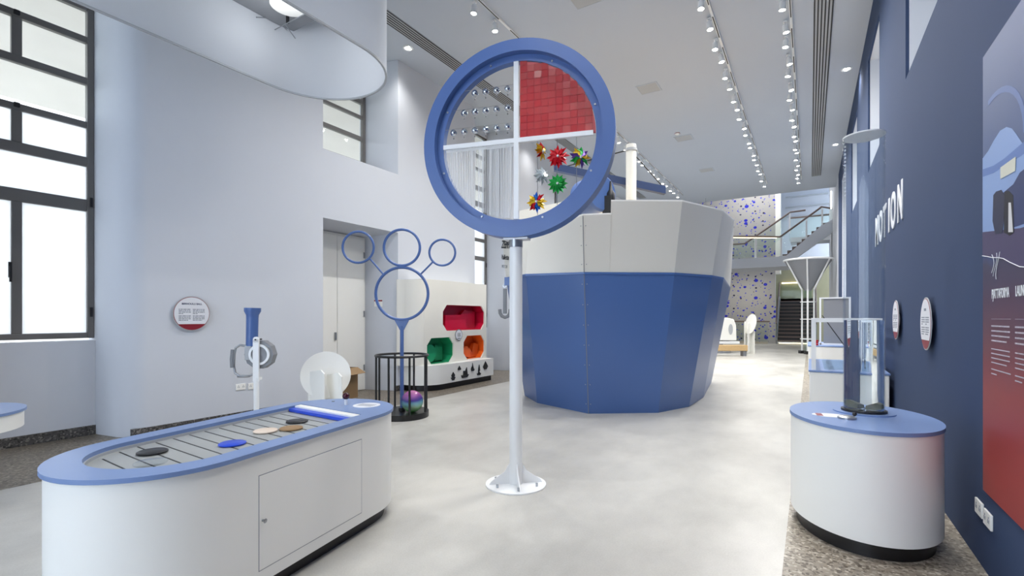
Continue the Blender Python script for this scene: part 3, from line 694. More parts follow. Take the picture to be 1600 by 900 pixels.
# ------------------------------------------------------------------ boat puzzle cabinet
t = thing('puzzle_cabinet', 'tall white wall cabinet with red, green and orange octagonal windows', 'puzzle cabinet', (-7.075, 0, 0), 0)
def rc(x1, y0, y1, r):       # plan with a rounded near corner (local x from wall 0)
    P = [(0.0, y0)]
    for i in range(9): q = -PI/2+PI/2*i/8; P.append((x1-r+r*math.cos(q), y0+r+r*math.sin(q)))
    return P+[(x1, y1), (0.0, y1)]
MB().prism(rc(.62, 7.27, 9.52, .45), 0, .12).build('plinth', M['black'], t)
MB().prism(rc(.66, 7.20, 9.56, .5), .12, .515).build('base_unit', M['white'], t)
def octo(y0, y1, z0, z1, k=.13): return [(y0+k, z0), (y1-k, z0), (y1, z0+k*1.1), (y1, z1-k*1.1), (y1-k, z1), (y0+k, z1), (y0, z1-k*1.1), (y0, z0+k*1.1)]
wins = [((7.96, 9.50, 1.20, 1.755), 'cab_red', 'crimson'), ((7.46, 8.32, .52, 1.06), 'cab_green', 'green'), ((8.68, 9.50, .535, 1.07), 'cab_orange', 'orange')]
TF = Matrix(((0, 0, 1, .43), (1, 0, 0, 0), (0, 1, 0, 0), (0, 0, 0, 1)))
plate('front_panel', [[(7.38, .51), (9.58, .51), (9.58, 2.27), (7.38, 2.27)]]+[octo(*w[0]) for w in wins], .03, TF, M['hull_white'], t)
P = [(0.0, 7.05), (.02, 7.05)]+[(.0+.443*math.sin(PI/2*i/8), 7.40-.30*math.cos(PI/2*i/8)) for i in range(1, 9)]
Q = [(x-.02 if x > .02 else x, y+.02) for x, y in P]
MB().prism(P+Q[::-1], .515, 2.25).build('side_panel', M['hull_white'], t)
MB().box(0, .41, 9.55, 9.58, .515, 2.27).box(0, .41, 7.38, 9.55, 2.24, 2.27).build('carcass', M['hull_white'], t)
for (y0, y1, z0, z1), mk_, nm in wins:
    mb = MB(); e = .0
    mb.ringprism(octo(y0-.005, y1+.005, z0-.005, z1+.005), octo(y0+.008, y1-.008, z0+.008, z1-.008), -.30, -.015); mb.prism(octo(y0-.005, y1+.005, z0-.005, z1+.005), -.31, -.295)
    for v in mb.bm.verts: v.co = TF @ v.co
    o = mb.build('recess', M[mk_], t, sm=False); o['label'] = nm+' octagonal recess'
def blocks(specs, m):
    for poly, d0, d1 in specs:
        mb = MB(); mb.prism(poly, d0, d1)
        for v in mb.bm.verts: v.co = TF @ v.co
        mb.build('puzzle_block', m, t, sm=False)
blocks([([(8.2, 1.21), (8.95, 1.21), (8.95, 1.42), (8.72, 1.54), (8.2, 1.54)], -.25, -.12), ([(8.85, 1.21), (9.4, 1.21), (9.4, 1.62), (9.0, 1.66), (8.7, 1.42)], -.29, -.2)], M['cab_red'])
blocks([(circ(.19, 20, 7.68, .73), -.2, -.1), ([(7.95, .56), (8.2, .56), (8.2, .85), (7.95, .9)], -.28, -.2)], M['cab_green'])
blocks([([(8.72, .62), (9.08, .55), (9.08, .70), (8.98, .82), (8.88, .82), (8.8, .74), (8.72, .86)], -.2, -.1), ([(9.1, .55), (9.42, .56), (9.48, .84), (9.3, .88), (9.22, .66), (9.1, .8)], -.25, -.15)], M['cab_orange'])
mb = MB(); mb.prism(circ(.125, 36, 8.49, 1.10), .016, .03)
for v in mb.bm.verts: v.co = TF @ v.co
mb.build('badge_rim', M['grey'], t)
mb = MB(); mb.prism(circ(.108, 36, 8.49, 1.10), .030, .033)
for v in mb.bm.verts: v.co = TF @ v.co
mb.build('badge_face', M['signwhite'], t)
mb = MB(); mb.m = Matrix(((0, 0, 1, .4635), (1, 0, 0, 8.49), (0, 1, 0, 1.10), (0, 0, 0, 1)))
for k in range(4): words(mb, -.055, .055, .03-.022*k, .011, .0005)
mb.box(-.05, .05, -.085, -.07, 0, .001); mb.build('badge_print', M['text'], t, sm=False)
TB = lambda y, z: Matrix(((0, 0, 1, .661), (1, 0, 0, y), (0, 1, 0, z), (0, 0, 0, 1)))
BO = {'a': [[(-.06, .02), (0, -.07), (.06, .02), (0, .09)], [(-.075, -.02), (.075, -.02), (.03, -.085), (-.03, -.085)]],
      'b': [[(-.05, 0), (.05, 0), (.05, .03), (0, .09), (-.05, .03)]],
      'c': [[(-.14, -.04), (.14, -.04), (.08, -.1), (-.1, -.1)], [(-.06, -.04), (.02, -.04), (.02, .05), (-.06, .05)], [(.03, -.04), (.09, -.04), (.06, .12), (.02, .06)]],
      'd': [[(-.06, -.03), (.07, -.03), (.05, -.075), (-.04, -.075)], [(-.02, -.03), (.04, -.03), (-.01, .11)], [(-.06, -.03), (-.03, -.03), (-.03, .03)]],
      'e': [[(-.08, -.06), (.08, -.06), (.05, -.1), (-.05, -.1)], [(-.05, -.06), (.05, -.06), (0, -.01)], [(-.03, -.02), (.04, .0), (.03, .05), (-.02, .05)], [(-.02, .05), (.03, .05), (.01, .14)]],
      'f': [[(-.09, -.01), (.0, -.08), (.09, -.01), (.0, .1)], [(-.1, -.02), (.1, -.02), (.04, -.09), (-.04, -.09)]]}
for (y, z, k) in ((8.03, .245, 'a'), (8.24, .36, 'b'), (8.44, .275, 'c'), (8.72, .365, 'd'), (8.96, .275, 'e'), (9.22, .37, 'f')):
    mb = MB(); mb.m = TB(y, z)
    for j, p in enumerate(BO[k]): mb.prism(p, 0, .012+.001*j)
    mb.build('boat_silhouette', M['black'], t, sm=False)

# ------------------------------------------------------------------ ship
t = thing('ship_hull', 'big faceted play ship with blue hull and cream upper bulwark', 'play ship')
base = [(-4.63, 7.97), (-4.05, 7.4), (-2.92, 6.99), (-2.02, 7.63), (-1.72, 8.42), (-1.69, 9.52), (-1.93, 11.85), (-4.9, 11.9)]
joint = [(-4.38, 6.91), (-3.76, 6.51), (-2.86, 6.68), (-1.74, 7.48), (-1.34, 8.29), (-1.25, 8.84), (-1.55, 12.0), (-5.2, 12.0)]
top = [(-4.45, 6.89), (-3.77, 6.61), (-2.78, 6.45), (-1.58, 7.27), (-1.18, 8.28), (-1.13, 9.21), (-1.5, 12.05), (-5.3, 12.05)]
ZT = [2.878, 2.777, 2.958, 3.174, 3.175, 3.174, 3.17, 3.0]
# step in the front facet
def mix(a, b, k): return tuple(a[i]+(b[i]-a[i])*k for i in range(len(a)))
def facets(lo, hi, mb, n=8):            # softly twisted panels, one smooth patch per facet
    m = len(lo)
    for i in range(m):
        a, b, c2, d = [Vector(q) for q in (lo[i], lo[(i+1) % m], hi[(i+1) % m], hi[i])]
        G = [mb.vs([(a.lerp(b, u/n)).lerp(d.lerp(c2, u/n), v/n) for u in range(n+1)]) for v in range(n+1)]
        for v in range(n):
            for u in range(n): mb.f([G[v][u], G[v][u+1], G[v+1][u+1], G[v+1][u]])
mb = MB(); facets([(x, y, 0) for x, y in base], [(x, y, 2.14) for x, y in joint], mb); mb.prism(joint, 2.13, 2.14).build('hull', M['hull_blue'], t)
sk = [((x-(-3)) * 1.004-3, (y-9.3)*1.004+9.3) for x, y in joint]
MB().prism(sk, 2.135, 2.165).build('rubbing_strake', M['hull_blue'], t, sm=False)
jb = joint[:3]+[mix(joint[2], joint[3], .28), mix(joint[2], joint[3], .281)]+joint[3:]
tp = top[:3]+[mix(top[2], top[3], .28), mix(top[2], top[3], .281)]+top[3:]
zt = ZT[:3]+[2.975, 3.165]+ZT[3:]
cx, cy = -3.0, 9.3
ins = lambda p, k=.045: (p[0]+(cx-p[0])/math.hypot(cx-p[0], cy-p[1])*k, p[1]+(cy-p[1])/math.hypot(cx-p[0], cy-p[1])*k)
out = [[(x, y, 2.166) for x, y in jb], [(x, y, z) for (x, y), z in zip(tp, zt)], [ins(p)+(z,) for p, z in zip(tp, zt)], [ins(p)+(2.166,) for p in jb]]
mb = MB(); facets(out[0], out[1], mb); facets(out[3], out[2], mb); mb.build('bulwark', M['hull_white'], t)
cap = [[(x*1.0, y, z+.001) for (x, y), z in zip(tp, zt)], [(x, y, z+.022) for (x, y), z in zip(tp, zt)], [ins(p, .06)+(z+.022,) for p, z in zip(tp, zt)], [ins(p, .06)+(z+.001,) for p, z in zip(tp, zt)]]
MB().loft(cap+[cap[0]], False, False).build('gunwale', M['white'], t, sm=False)
MB().prism([ins(p, .05) for p in joint], 2.166, 2.2).build('deck', M['wood'], t)
def along(p, q, n, r, name, m, off=(0, 0, 0)):
    for k in range(n):
        u = (k+.5)/n; x, y, z = [p[i]+(q[i]-p[i])*u for i in range(3)]; MB().ball(x+off[0], y+off[1], z+off[2], r, 8).build(name, m, t)
S0, S1, S2 = (-2.92, 6.99, 0), (-2.86, 6.68, 2.14), (-2.78, 6.45, 2.95)
for p, q, n in ((S0, S1, 7), (S1, S2, 3)):
    MB().tube([p, q], .006, 6).build('seam', M['grey'], t)
    along(p, q, n, .008, 'rivet', M['steel'], (.035, .012, 0)); along(p, q, n, .008, 'rivet', M['steel'], (-.035, -.002, 0))
# lettering on the left facet of the bow
A, B = Vector((-4.45, 6.89, 2.878)), Vector((-3.77, 6.61, 2.777)); D = (B-A).normalized(); Jm = Vector((-4.07, 6.71, 2.16))
up = ((A+B)/2-Jm).normalized(); n_ = D.cross(up).normalized(); up = n_.cross(D)
def onface(s_, zdown):
    o_ = A+D*s_-up*zdown-n_*-.004
    return Matrix(((D.x, up.x, n_.x, o_.x), (D.y, up.y, n_.y, o_.y), (D.z, up.z, n_.z, o_.z), (0, 0, 0, 1)))
text('name_lettering', 'ZEPPA', .125, onface(.03, .21), M['text'], t, .003, .004, .55, 'LEFT')
text('port_lettering', 'Valletta', .08, onface(.06, .40), M['text'], t, .003, .001, .62, 'LEFT')
text('number_lettering', 'MLT 21', .05, onface(.1, .54), M['textgrey'], t, .003, .0, .7, 'LEFT')
# cabin, drum, mast with boom
def cw(r_, f_): return (r_*c-f_*s, r_*s+f_*c)
P = [cw(.1, 9.15), cw(1.0, 8.3), cw(1.9, 9.3), cw(1.0, 10.1)]
MB().prism(P, 2.2, 3.5).build('cabin', M['hull_white'], t, sm=False)
x, y = cw(1.335, 8.0)
mb = MB(); mb.m = T(x, y, 3.5) @ RZ(YAW+.5) @ RX(PI/2); mb.lathe([(.0001, -.25), (.27, -.25), (.30, -.22), (.30, .22), (.27, .25), (.0001, .25)], 40).build('winch_drum', M['blue'], t)
x, y = cw(1.60, 7.85)
MB().lathe([(.06, 2.9), (.09, 2.95), (.09, 3.15), (.055, 3.2), (.05, 3.3), (.07, 3.36), (.07, 3.5), (.03, 3.56), (.012, 3.7)], 14, x, y).box(x-.1, x+.04, y-.1, y-.02, 3.15, 3.45).build('winch_motor', M['blackmetal'], t)
MB().box(x-.5, x+.1, y-.1, y+.3, 2.2, 2.96).build('winch_stand', M['hull_white'], t)
ship = t; t = bpy.data.objects.new('derrick_mast', None); C.objects.link(t); t.parent = ship; t.location = cw(2.34, 9.5)+(2.2,); t.rotation_euler = (0, 0, YAW)
MB().lathe([(.1, 0), (.1, 2.66), (.095, 2.68), (.0001, 2.68)], 28).build('mast_pole', M['hull_white'], t)
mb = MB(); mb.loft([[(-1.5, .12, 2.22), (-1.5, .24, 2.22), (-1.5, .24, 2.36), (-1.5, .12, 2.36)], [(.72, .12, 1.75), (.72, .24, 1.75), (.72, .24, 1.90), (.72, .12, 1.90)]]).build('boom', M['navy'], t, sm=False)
for q in ((.70, .18, 1.88), (-1.3, .18, 2.3)): MB().tube([(0, .1, 2.62), q], .012, 6).build('stay_rod', M['blackmetal'], t)
MB().cyl(0, 0, 2.55, 2.6, .115, seg=24).build('mast_band', M['lightgrey'], t)
t = thing('anchor', 'grey anchor hanging at the left side of the ship hull', 'anchor', cw(-.112, 7.72)+(0,), YAW-.2)
MB().box(-.03, .03, -.015, .015, 1.55, 1.95).build('shank', M['grey'], t, bevel=.006)
mb = MB(); mb.tube([(-.085, 0, 1.62), (-.08, 0, 1.56), (-.05, 0, 1.51), (0, 0, 1.49), (.05, 0, 1.51), (.08, 0, 1.56), (.085, 0, 1.62)], .028, 10).build('anchor_arms', M['grey'], t)
mb = MB(); mb.m = T(0, 0, 2.0) @ RX(PI/2); mb.ringprism(circ(.035, 20), circ(.02, 20), -.01, .01); mb.build('shackle', M['steel'], t)
MB().box(-.005, .12, -.02, .06, 2.0, 2.13).build('bracket', M['blue'], t)

# ------------------------------------------------------------------ right: round plinth and tube
t = thing('oval_plinth', 'white oval plinth with blue top standing by the blue wall', 'plinth', (.308, 4.246, 0), .132)
el = lambda k: circ(.439*k, 72, 0, 0, .572*k)
MB().prism(el(.9), 0, .1).build('base', M['black'], t)
MB().prism(el(.985), .1, .775).build('body', M['white'], t)
MB().prism(el(1.0), .776, .8).build('plinth_top', M['blue_top'], t)
mb = MB(); e = circ(.115, 32, -.2, -.11, .07); mb.prism(e, .8, .8015).build('label_plate', M['signwhite'], t)
mb = MB(); mb.box(-.29, -.25, -.16, -.06, .8016, .802).build('label_band', M['maroon'], t)
TX, TY = .335, 4.38
t = thing('clear_tube', 'tall clear acrylic tube partly filled with water on the oval plinth', 'tube exhibit', (TX, TY, .8))
MB().cyl(0, 0, 0, .008, .19, seg=48).build('foot_disc', M['blue_top'], t)
MB().cyl(0, 0, .008, .022, .14, seg=48).build('base_collar', M['blackmetal'], t)
MB().ringprism(circ(.128, 64), circ(.122, 64), .022, 2.02).build('tube_wall', M['acrylic'], t)
MB().cyl(0, 0, .024, .675, .1215, seg=64).build('water', M['water'], t)
MB().cyl(0, 0, 2.02, 2.03, .13, seg=64).build('tube_lid', mat('lid_acrylic', rgb(240, 243, 245), .3, Transmission_Weight=.2), t)
mb = MB()
for k in range(14): mb.box(-.118, -.108, -.01, .01, 1.6+k*.028, 1.61+k*.028)
mb.build('measuring_marks', M['signwhite'], t)
for a, L in ((2.6, .12), (-.3, .13)):
    mb = MB(); P = [(0, 0, .03), (L*.6, .03, .035), (L*.55, .06, .09), (0, .05, .07)]
    mb.m = T(.015*math.cos(a), .015*math.sin(a), 0) @ RZ(a); mb.loft([[(0, -.04, .03), (0, .04, .03), (0, .03, .06), (0, -.03, .055)], [(.05, -.04, .03), (.05, .035, .03), (.05, .02, .085), (.05, -.03, .08)], [(.09, -.03, .035), (.09, .02, .04), (.09, .01, .07), (.09, -.02, .07)]])
    mb.build('flipper', mat('olive_grey_rubber', rgb(120, 120, 104), .4), t)
o = thing('push_button', 'flat grey foot-shaped push button with black ball on the oval plinth', 'button', (.215, 4.04, .8))
MB().lathe([(.055, 0), (.055, .012), (.045, .018), (.0001, .018)], 28).build('button_body', M['steel'], o); MB().ball(.045, .03, .03, .014, 12).build('ball', M['blackmetal'], o)

# ------------------------------------------------------------------ poster and big letters on the blue wall
t = thing('wall_poster', 'large blue and red poster headed PJATTAFORMA on the blue wall', 'poster', (XR, 3.89, 0))
pz = ramp_z('poster_print', [(0.0, rgb(150, 46, 40)), (.28, rgb(140, 44, 42)), (.40, rgb(96, 52, 66)), (.52, rgb(66, 56, 82)), (.56, rgb(56, 52, 80)), (.585, rgb(58, 76, 124)), (.8, rgb(62, 82, 126)), (1.0, rgb(66, 86, 130))], .48, 3.03)
W = 2.2
MB().box(-.012, 0, -W, 0, .48, 3.03).build('poster_sheet', pz, t)
PF = Matrix(((0, 0, -1, -.0125), (-1, 0, 0, 0), (0, 1, 0, 0), (0, 0, 0, 1)))   # local x -> -Y, y -> Z
def pp(name, poly, m, lay=0, hole=None):
    mtx = PF @ T(0, 0, .0005+lay*.0006); return plate(name, [poly]+([hole] if hole else []), .0004, mtx, m, t)
W6 = 1.25
pp('printed_hill', [(0, 1.9), (0, 2.435), (.107, 2.449), (.203, 2.477), (.308, 2.498), (.407, 2.485), (.486, 2.451), (.549, 2.401), (.62, 2.34), (.8, 2.2), (W6, 2.0), (W6, 1.9)], mat('print_pale_blue', rgb(132, 158, 204), .5))
pp('printed_stripe', [(0, 2.326), (0, 2.37), (.203, 2.339), (.379, 2.33), (.7, 2.335), (W6, 2.34), (W6, 2.27), (.6, 2.277), (.379, 2.292), (.203, 2.298)], mat('print_mid_blue', rgb(92, 120, 178), .5), 1)
pp('printed_floor', [(0, 1.86), (0, 2.0), (.6, 1.93), (W6, 1.9), (W6, 1.70), (.6, 1.743), (.279, 1.821)], mat('print_plum', rgb(70, 62, 96), .5), 1)
pp('printed_wing', [(.323, 2.236), (.323, 2.297), (.549, 2.292), (.542, 2.223)], mat('print_cream', rgb(205, 205, 190), .5), 4)
ink = mat('print_navy', rgb(34, 38, 66), .5)
pp('printed_body', [(.351, 2.153), (.512, 2.164), (.6, 2.2), (W6, 2.22), (W6, 1.92), (.385, 1.952)], mat('print_dark_blue', rgb(44, 56, 100), .5), 2)
pp('printed_tyre', [(.203, 2.175), (.249, 2.185), (.337, 2.175), (.385, 2.136), (.374, 2.003), (.351, 1.943), (.234, 1.955), (.19, 2.034)], ink, 3)
pp('printed_tyre', [(.385, 2.155), (.447, 2.146), (.512, 2.108), (.524, 1.922), (.46, 1.913), (.374, 1.944)], mat('print_black', rgb(18, 18, 30), .5), 3)
pp('printed_strut', [(.447, 2.085), (.481, 2.078), (.512, 1.924), (.444, 1.934)], mat('print_white', rgb(210, 210, 212), .5), 4)
arc = [(.18+.5*math.cos(q*PI/20), 2.38+.36*math.sin(q*PI/20)) for q in range(0, 12)]; arc2 = [(.18+.46*math.cos(q*PI/20), 2.38+.33*math.sin(q*PI/20)) for q in range(11, -1, -1)]
pp('printed_arch', arc+arc2, mat('print_line_blue', rgb(92, 114, 164), .5), 0)
mb = MB(); wv = [(-.0150, -x, z) for x, z in ((.004, 1.86), (.09, 1.847), (.187, 1.83), (.279, 1.821), (.365, 1.807), (.46, 1.779), (.6, 1.743), (.8, 1.72), (1.2, 1.74), (2.1, 1.70))]
mb.tube(wv, .0022, 5)
for q in range(3): mb.tube([(-.0150, -.18-.05*q-.035*math.sin(k*.55+q), 1.848-.017*k*(1+.2*q)) for k in range(7)], .0016, 5)
mb.build('printed_line', M['textwhite'], t)
PT = lambda x, z: PF @ T(x, z, .0016)
text('heading', 'PJATTAFORMA', .05, PT(.172, 1.602), M['textwhite'], t, .0006, .001, .58, 'LEFT')
text('heading', 'LAUNCHPAD', .05, PT(.54, 1.602), M['textwhite'], t, .0006, .001, .58, 'LEFT')
mb = MB(); mb.m = PF @ T(0, 0, .001)
for x0 in (.165, .535, .905):
    mb.box(x0, x0+.31, 1.487, 1.489, 0, .001)
    for k in range(4): words(mb, x0, x0+.31, 1.445-.027*k, .008, .001, .95 if k != 3 else .8)
    for k in range(4): words(mb, x0, x0+.31, 1.318-.025*k, .006, .001, .95 if k != 3 else .8)
    for k in range(2): words(mb, x0, x0+.31, 1.205-.025*k, .006, .001, 1 if k == 0 else .3)
mb.build('small_print', mat('print_grey_text', rgb(178, 172, 182), .5), t, sm=False)
t = thing('wall_lettering', 'big white letters MOTION on the blue wall', 'lettering', (XR, 0, 0))
ys = [9.35, 8.72, 8.26, 7.88, 7.45, 7.05]
for ch, y in zip('MOTION', (9.28, 8.80, 8.36, 7.93, 7.56, 7.03)):
    text('letter', ch, .42, Matrix(((0, 0, -1, -.006), (-1, 0, 0, y), (0, 1, 0, 2.61), (0, 0, 0, 1))), M['textwhite'], t, .005, .014, .82 if ch != 'I' else 1)

# ------------------------------------------------------------------ display boxes beyond
def disp(name, label, x0, x1, y0, y1, zt):
    t = thing(name, label, 'display unit', ((x0+x1)/2, y0, 0)); w = (x1-x0)/2; d = y1-y0
    MB().box(-w+.03, w-.03, .03, d-.03, 0, .08).build('plinth', M['black'], t)
    MB().box(-w+.01, w-.01, .01, d-.01, .08, zt-.025).build('cabinet', M['white'], t, bevel=.01)
    MB().box(-w, w, 0, d, zt-.024, zt).build('unit_top', M['blue_top'], t, bevel=.003)
    return t, w, d
t, w, d = disp('display_unit', 'white display unit with blue top and white frame behind the clear tube', -.02, .84, 7.48, 9.5, .8)
def frame(t, x0, x1, y0, y1, z0, z1, r=.025, m='white_metal'):
    for x in (x0, x1):
        for y in (y0, y1): MB().box(x-r, x+r, y-r, y+r, z0, z1).build('frame_post', M[m], t)
    for y in (y0, y1): MB().box(x0-r, x1+r, y-r, y+r, z1, z1+2*r).build('frame_rail', M[m], t)
    for x in (x0, x1): MB().box(x-r, x+r, y0+r, y1-r, z1, z1+2*r).build('frame_rail', M[m], t)
frame(t, -w+.06, w-.10, .06, d-.1, .8, 1.43)
MB().box(-w+.18, w-.12, .2, d-.2, .8, .806).build('glass_tray', M['rail_glass'], t)
MB().box(.1, w-.13, d-.3, d-.28, .806, 1.4).build('blue_screen', M['blue_wall'], t)
o = thing('steel_wand', 'grey metal wand with thin rod leaning inside the framed display unit', 'wand', (.45, 8.1, .8))
MB().tube([(.07, 0, .05), (-.02, .1, .26)], .045, 14, r1=.03).build('wand_grip', M['grey'], o); MB().tube([(-.02, .1, .26), (-.30, .3, .72)], .006, 8).build('wand_rod', M['blackmetal'], o)
MB().lathe([(.06, .006), (.06, .03), (.03, .06)], 20, .07, 0).build('wand_foot', M['grey'], o)
t, w, d = disp('mesh_display', 'far white display unit with grey mesh panel beyond the framed unit', -.05, .86, 13.9, 16.0, .8)
MB().box(-.12, .42, .5, .53, .83, 1.95).build('mesh_panel', M['mesh'], t)
MB().box(-.2, .42, .48, .55, .8, .84).build('mesh_foot', M['white_metal'], t)
for x in (-.19, .42): MB().box(x-.02, x+.02, .48, .55, .8, 1.95).build('frame_post', M['white_metal'], t)
MB().box(-.21, .44, .48, .55, 1.95, 1.985).build('frame_rail', M['white_metal'], t)
for k in range(3): MB().cyl(-.28, .12, .802+.045*k, .84+.045*k, .05, .045, seg=16).build('red_counter', M['p_red'], t)
# funnel tower
t = thing('funnel_tower', 'tall wire-framed grey funnel on thin white legs near the stairs', 'funnel', (-.08, 23.0, 0), .5)
mb = MB(); n = 36
mb.lathe([(.11, 2.55), (.84, 3.78)], n); mb.bm.faces.ensure_lookup_table()
for f in [f for f in mb.bm.faces if len(f.verts) > 4]: mb.bm.faces.remove(f)
mb.build('funnel_cone', M['mesh'], t)
MB().tube([(.85*math.cos(i*PI/24), .85*math.sin(i*PI/24), 3.8) for i in range(48)], .04, 8, closed=True).build('funnel_rim', M['white_metal'], t)
for k in range(6):
    a = k*PI/3; MB().tube([(.85*math.cos(a), .85*math.sin(a), 3.78), (.24*math.cos(a), .24*math.sin(a), 2.6)], .03, 8).build('rib', M['white_metal'], t)
    if k % 2 == 0: MB().tube([(.24*math.cos(a), .24*math.sin(a), 2.6), (.24*math.cos(a), .24*math.sin(a), .05)], .035, 8).build('leg', M['white_metal'], t); MB().box(.24*math.cos(a)-.1, .24*math.cos(a)+.1, .24*math.sin(a)-.1, .24*math.sin(a)+.1, 0, .12).build('foot', M['blackmetal'], t)
MB().ringprism(circ(.13, 24), circ(.12, 24), .1, 2.56).build('drop_tube', M['rail_glass'], t)
for z in (.6, 1.4, 2.1): MB().tube([(.26*math.cos(i*PI/12), .26*math.sin(i*PI/12), z) for i in range(24)], .02, 6, closed=True).build('hoop', M['white_metal'], t)

# ------------------------------------------------------------------ far end: kiosk, bench, lectern, hanging drum
t = thing('screen_kiosk', 'white rounded console with a screen on low legs beyond the ship', 'kiosk', (-3.35, 21.6, 0), YAW)
mb = MB(); P = [(-1.0, .52), (.88, .52), (.86, 1.15), (.76, 1.40), (.5, 1.46), (-1.0, 1.46)]; mb.loft([[(x, 0, z) for x, z in P], [(x, .7, z) for x, z in P]]).build('console', M['white'], t, bevel=.03)
MB().box(-1.1, .95, -.1, .8, .38, .48).build('shelf', M['white_metal'], t); MB().box(-1.0, .3, 0, .6, .05, .38).build('stand', M['grey'], t); MB().lathe([(.7, 0), (.7, .06)], 30, 0, .3).build('foot', M['grey'], t)
mb = MB(); mb.m = T(.62, -.005, .98) @ RX(PI/2); mb.prism(circ(.09, 20, 0, 0, .22), 0, .01); mb.build('hand_slot', M['lightgrey'], t)
MB().box(-.25, .15, -.01, 0, 1.0, 1.35).build('label_panel', M['signwhite'], t)
t = thing('display_screen', 'purple lit display screen behind the white console', 'screen', (-4.7, 22.6, 0), YAW)
MB().box(-.35, .35, 0, .06, 1.3, 2.6).build('screen_case', M['blackmetal'], t); MB().box(-.31, .31, -.004, 0, 1.34, 2.56).build('screen_glass', M['screen'], t); MB().box(-.05, .05, .02, .1, 0, 1.3).build('stand', M['blackmetal'], t)
t = thing('wooden_bench', 'long pale wooden bench plank in front of the white console', 'bench', (-3.2, 19.8, 0), YAW)
MB().box(-.9, 1.3, -.15, .15, .2, .42).build('plank', M['wood'], t, bevel=.01)
for x in (-.7, 1.2): MB().box(x-.06, x+.06, -.12, .12, 0, .2).build('leg', M['grey'], t)
lt = lectern('white round-headed lectern beside the bench near the stairs', (-2.1, 22.0, 0), YAW-1.42); lt.scale = (1.2, 1.2, 1.5)
t = thing('drum_pendant', 'white drum pendant lamp hanging below the balcony', 'pendant lamp', (-3.9, 22.5, 0))
MB().lathe([(.40, 2.95), (.42, 3.0), (.42, 3.6), (.38, 3.65)], 40).build('lamp_shade', M['fabric'], t); MB().cyl(0, 0, 3.6, HC, .01, seg=6).build('cord', M['lightgrey'], t)
# stair hall
struct(MB().box(-7.5, 4, 34.5, 34.8, -.1, 10).build('wall_far', M['plaster']))
struct(MB().box(-7.5, 4, YF+.0, 35, 9.5, 9.7).build('ceiling_stair_hall', M['ceiling']))
struct(MB().box(-8.0, 1.6, YF, YF+.3, HC+.35, 9.6).build('wall_over_ceiling', M['plaster']))
struct(MB().box(-8.0, -7.5, YF, 35, 0, 9.6).build('wall_left_far', M['plaster']))
struct(MB().box(XR+.5, 4.2, 31.5, 31.7, 0, 9.6).build('wall_stair_side', M['plaster']))
o = thing('spotted_wall', 'tall grey wall panel covered in blue paint spots beside the stairs', 'wall panel', (-4.6, 30.7, 0))
MB().box(-2.9, 2.95, 0, .35, 0, 9.4).build('wall_panel', M['spotted'], o); MB().box(2.95, 3.2, -.1, .5, 3.9, 9.4).build('edge_strip', M['white'], o)
o = thing('glass_barrier', 'low glass barrier with handrail in front of the spotted wall', 'railing', (-4.6, 30.2, 0))
MB().box(-2.5, 2.6, 0, .015, .12, 1.2).build('glass_panel', M['rail_glass'], o); MB().box(-2.5, 2.7, -.03, .04, 1.2, 1.27).build('handrail', M['tread'], o); MB().box(-2.5, 2.6, -.05, .07, 0, .12).build('kerb', M['concrete'], o)
st = thing('lower_staircase', 'dark open stairs rising from the hall floor at the far right', 'staircase', (-.7, 30.6, 0))
for k in range(12):
    mb = MB(); mb.box(-.85, .95, .28*k, .28*k+.32, .14+.205*k, .14+.205*k+.065); mb.build('step', M['tread'], st)
    MB().box(-.85, .95, .28*k+.27, .28*k+.285, .14+.205*k+.06, .14+.205*k+.21).build('riser', M['black'], st)
for x in (-.9, .98): mb = MB(); mb.loft([[(x-.03, -.05, 0), (x-.03, -.05, .22), (x-.03, 3.4, 2.75), (x-.03, 3.4, 2.5)], [(x+.03, -.05, 0), (x+.03, -.05, .22), (x+.03, 3.4, 2.75), (x+.03, 3.4, 2.5)]]).build('stringer', M['grey'], st)
for x in (-.9, .98):
    mb = MB(); mb.loft([[(x-.008, 0, .25), (x-.008, 0, 1.1), (x-.008, 3.4, 3.6), (x-.008, 3.4, 2.7)], [(x+.008, 0, .25), (x+.008, 0, 1.1), (x+.008, 3.4, 3.6), (x+.008, 3.4, 2.7)]]).build('glass_panel', M['rail_glass'], st)
    MB().tube([(x, 0, 1.12), (x, 3.4, 3.62)], .035, 8).build('handrail', M['tread'], st)
MB().box(-1.0, 1.05, 3.35, 3.8, 2.42, 2.6).build('landing', M['concrete'], st); MB().box(-.8, .9, .3, .34, .02, .06).build('step_light', M['glow_rail'], st)
MB().box(-.8, .9, 3.72, 3.78, 3.55, 3.62).build('rail_light', M['glow_rail'], st); MB().box(-.85, .95, 3.70, 3.715, 2.6, 3.6).build('glass_panel', M['rail_glass'], st)
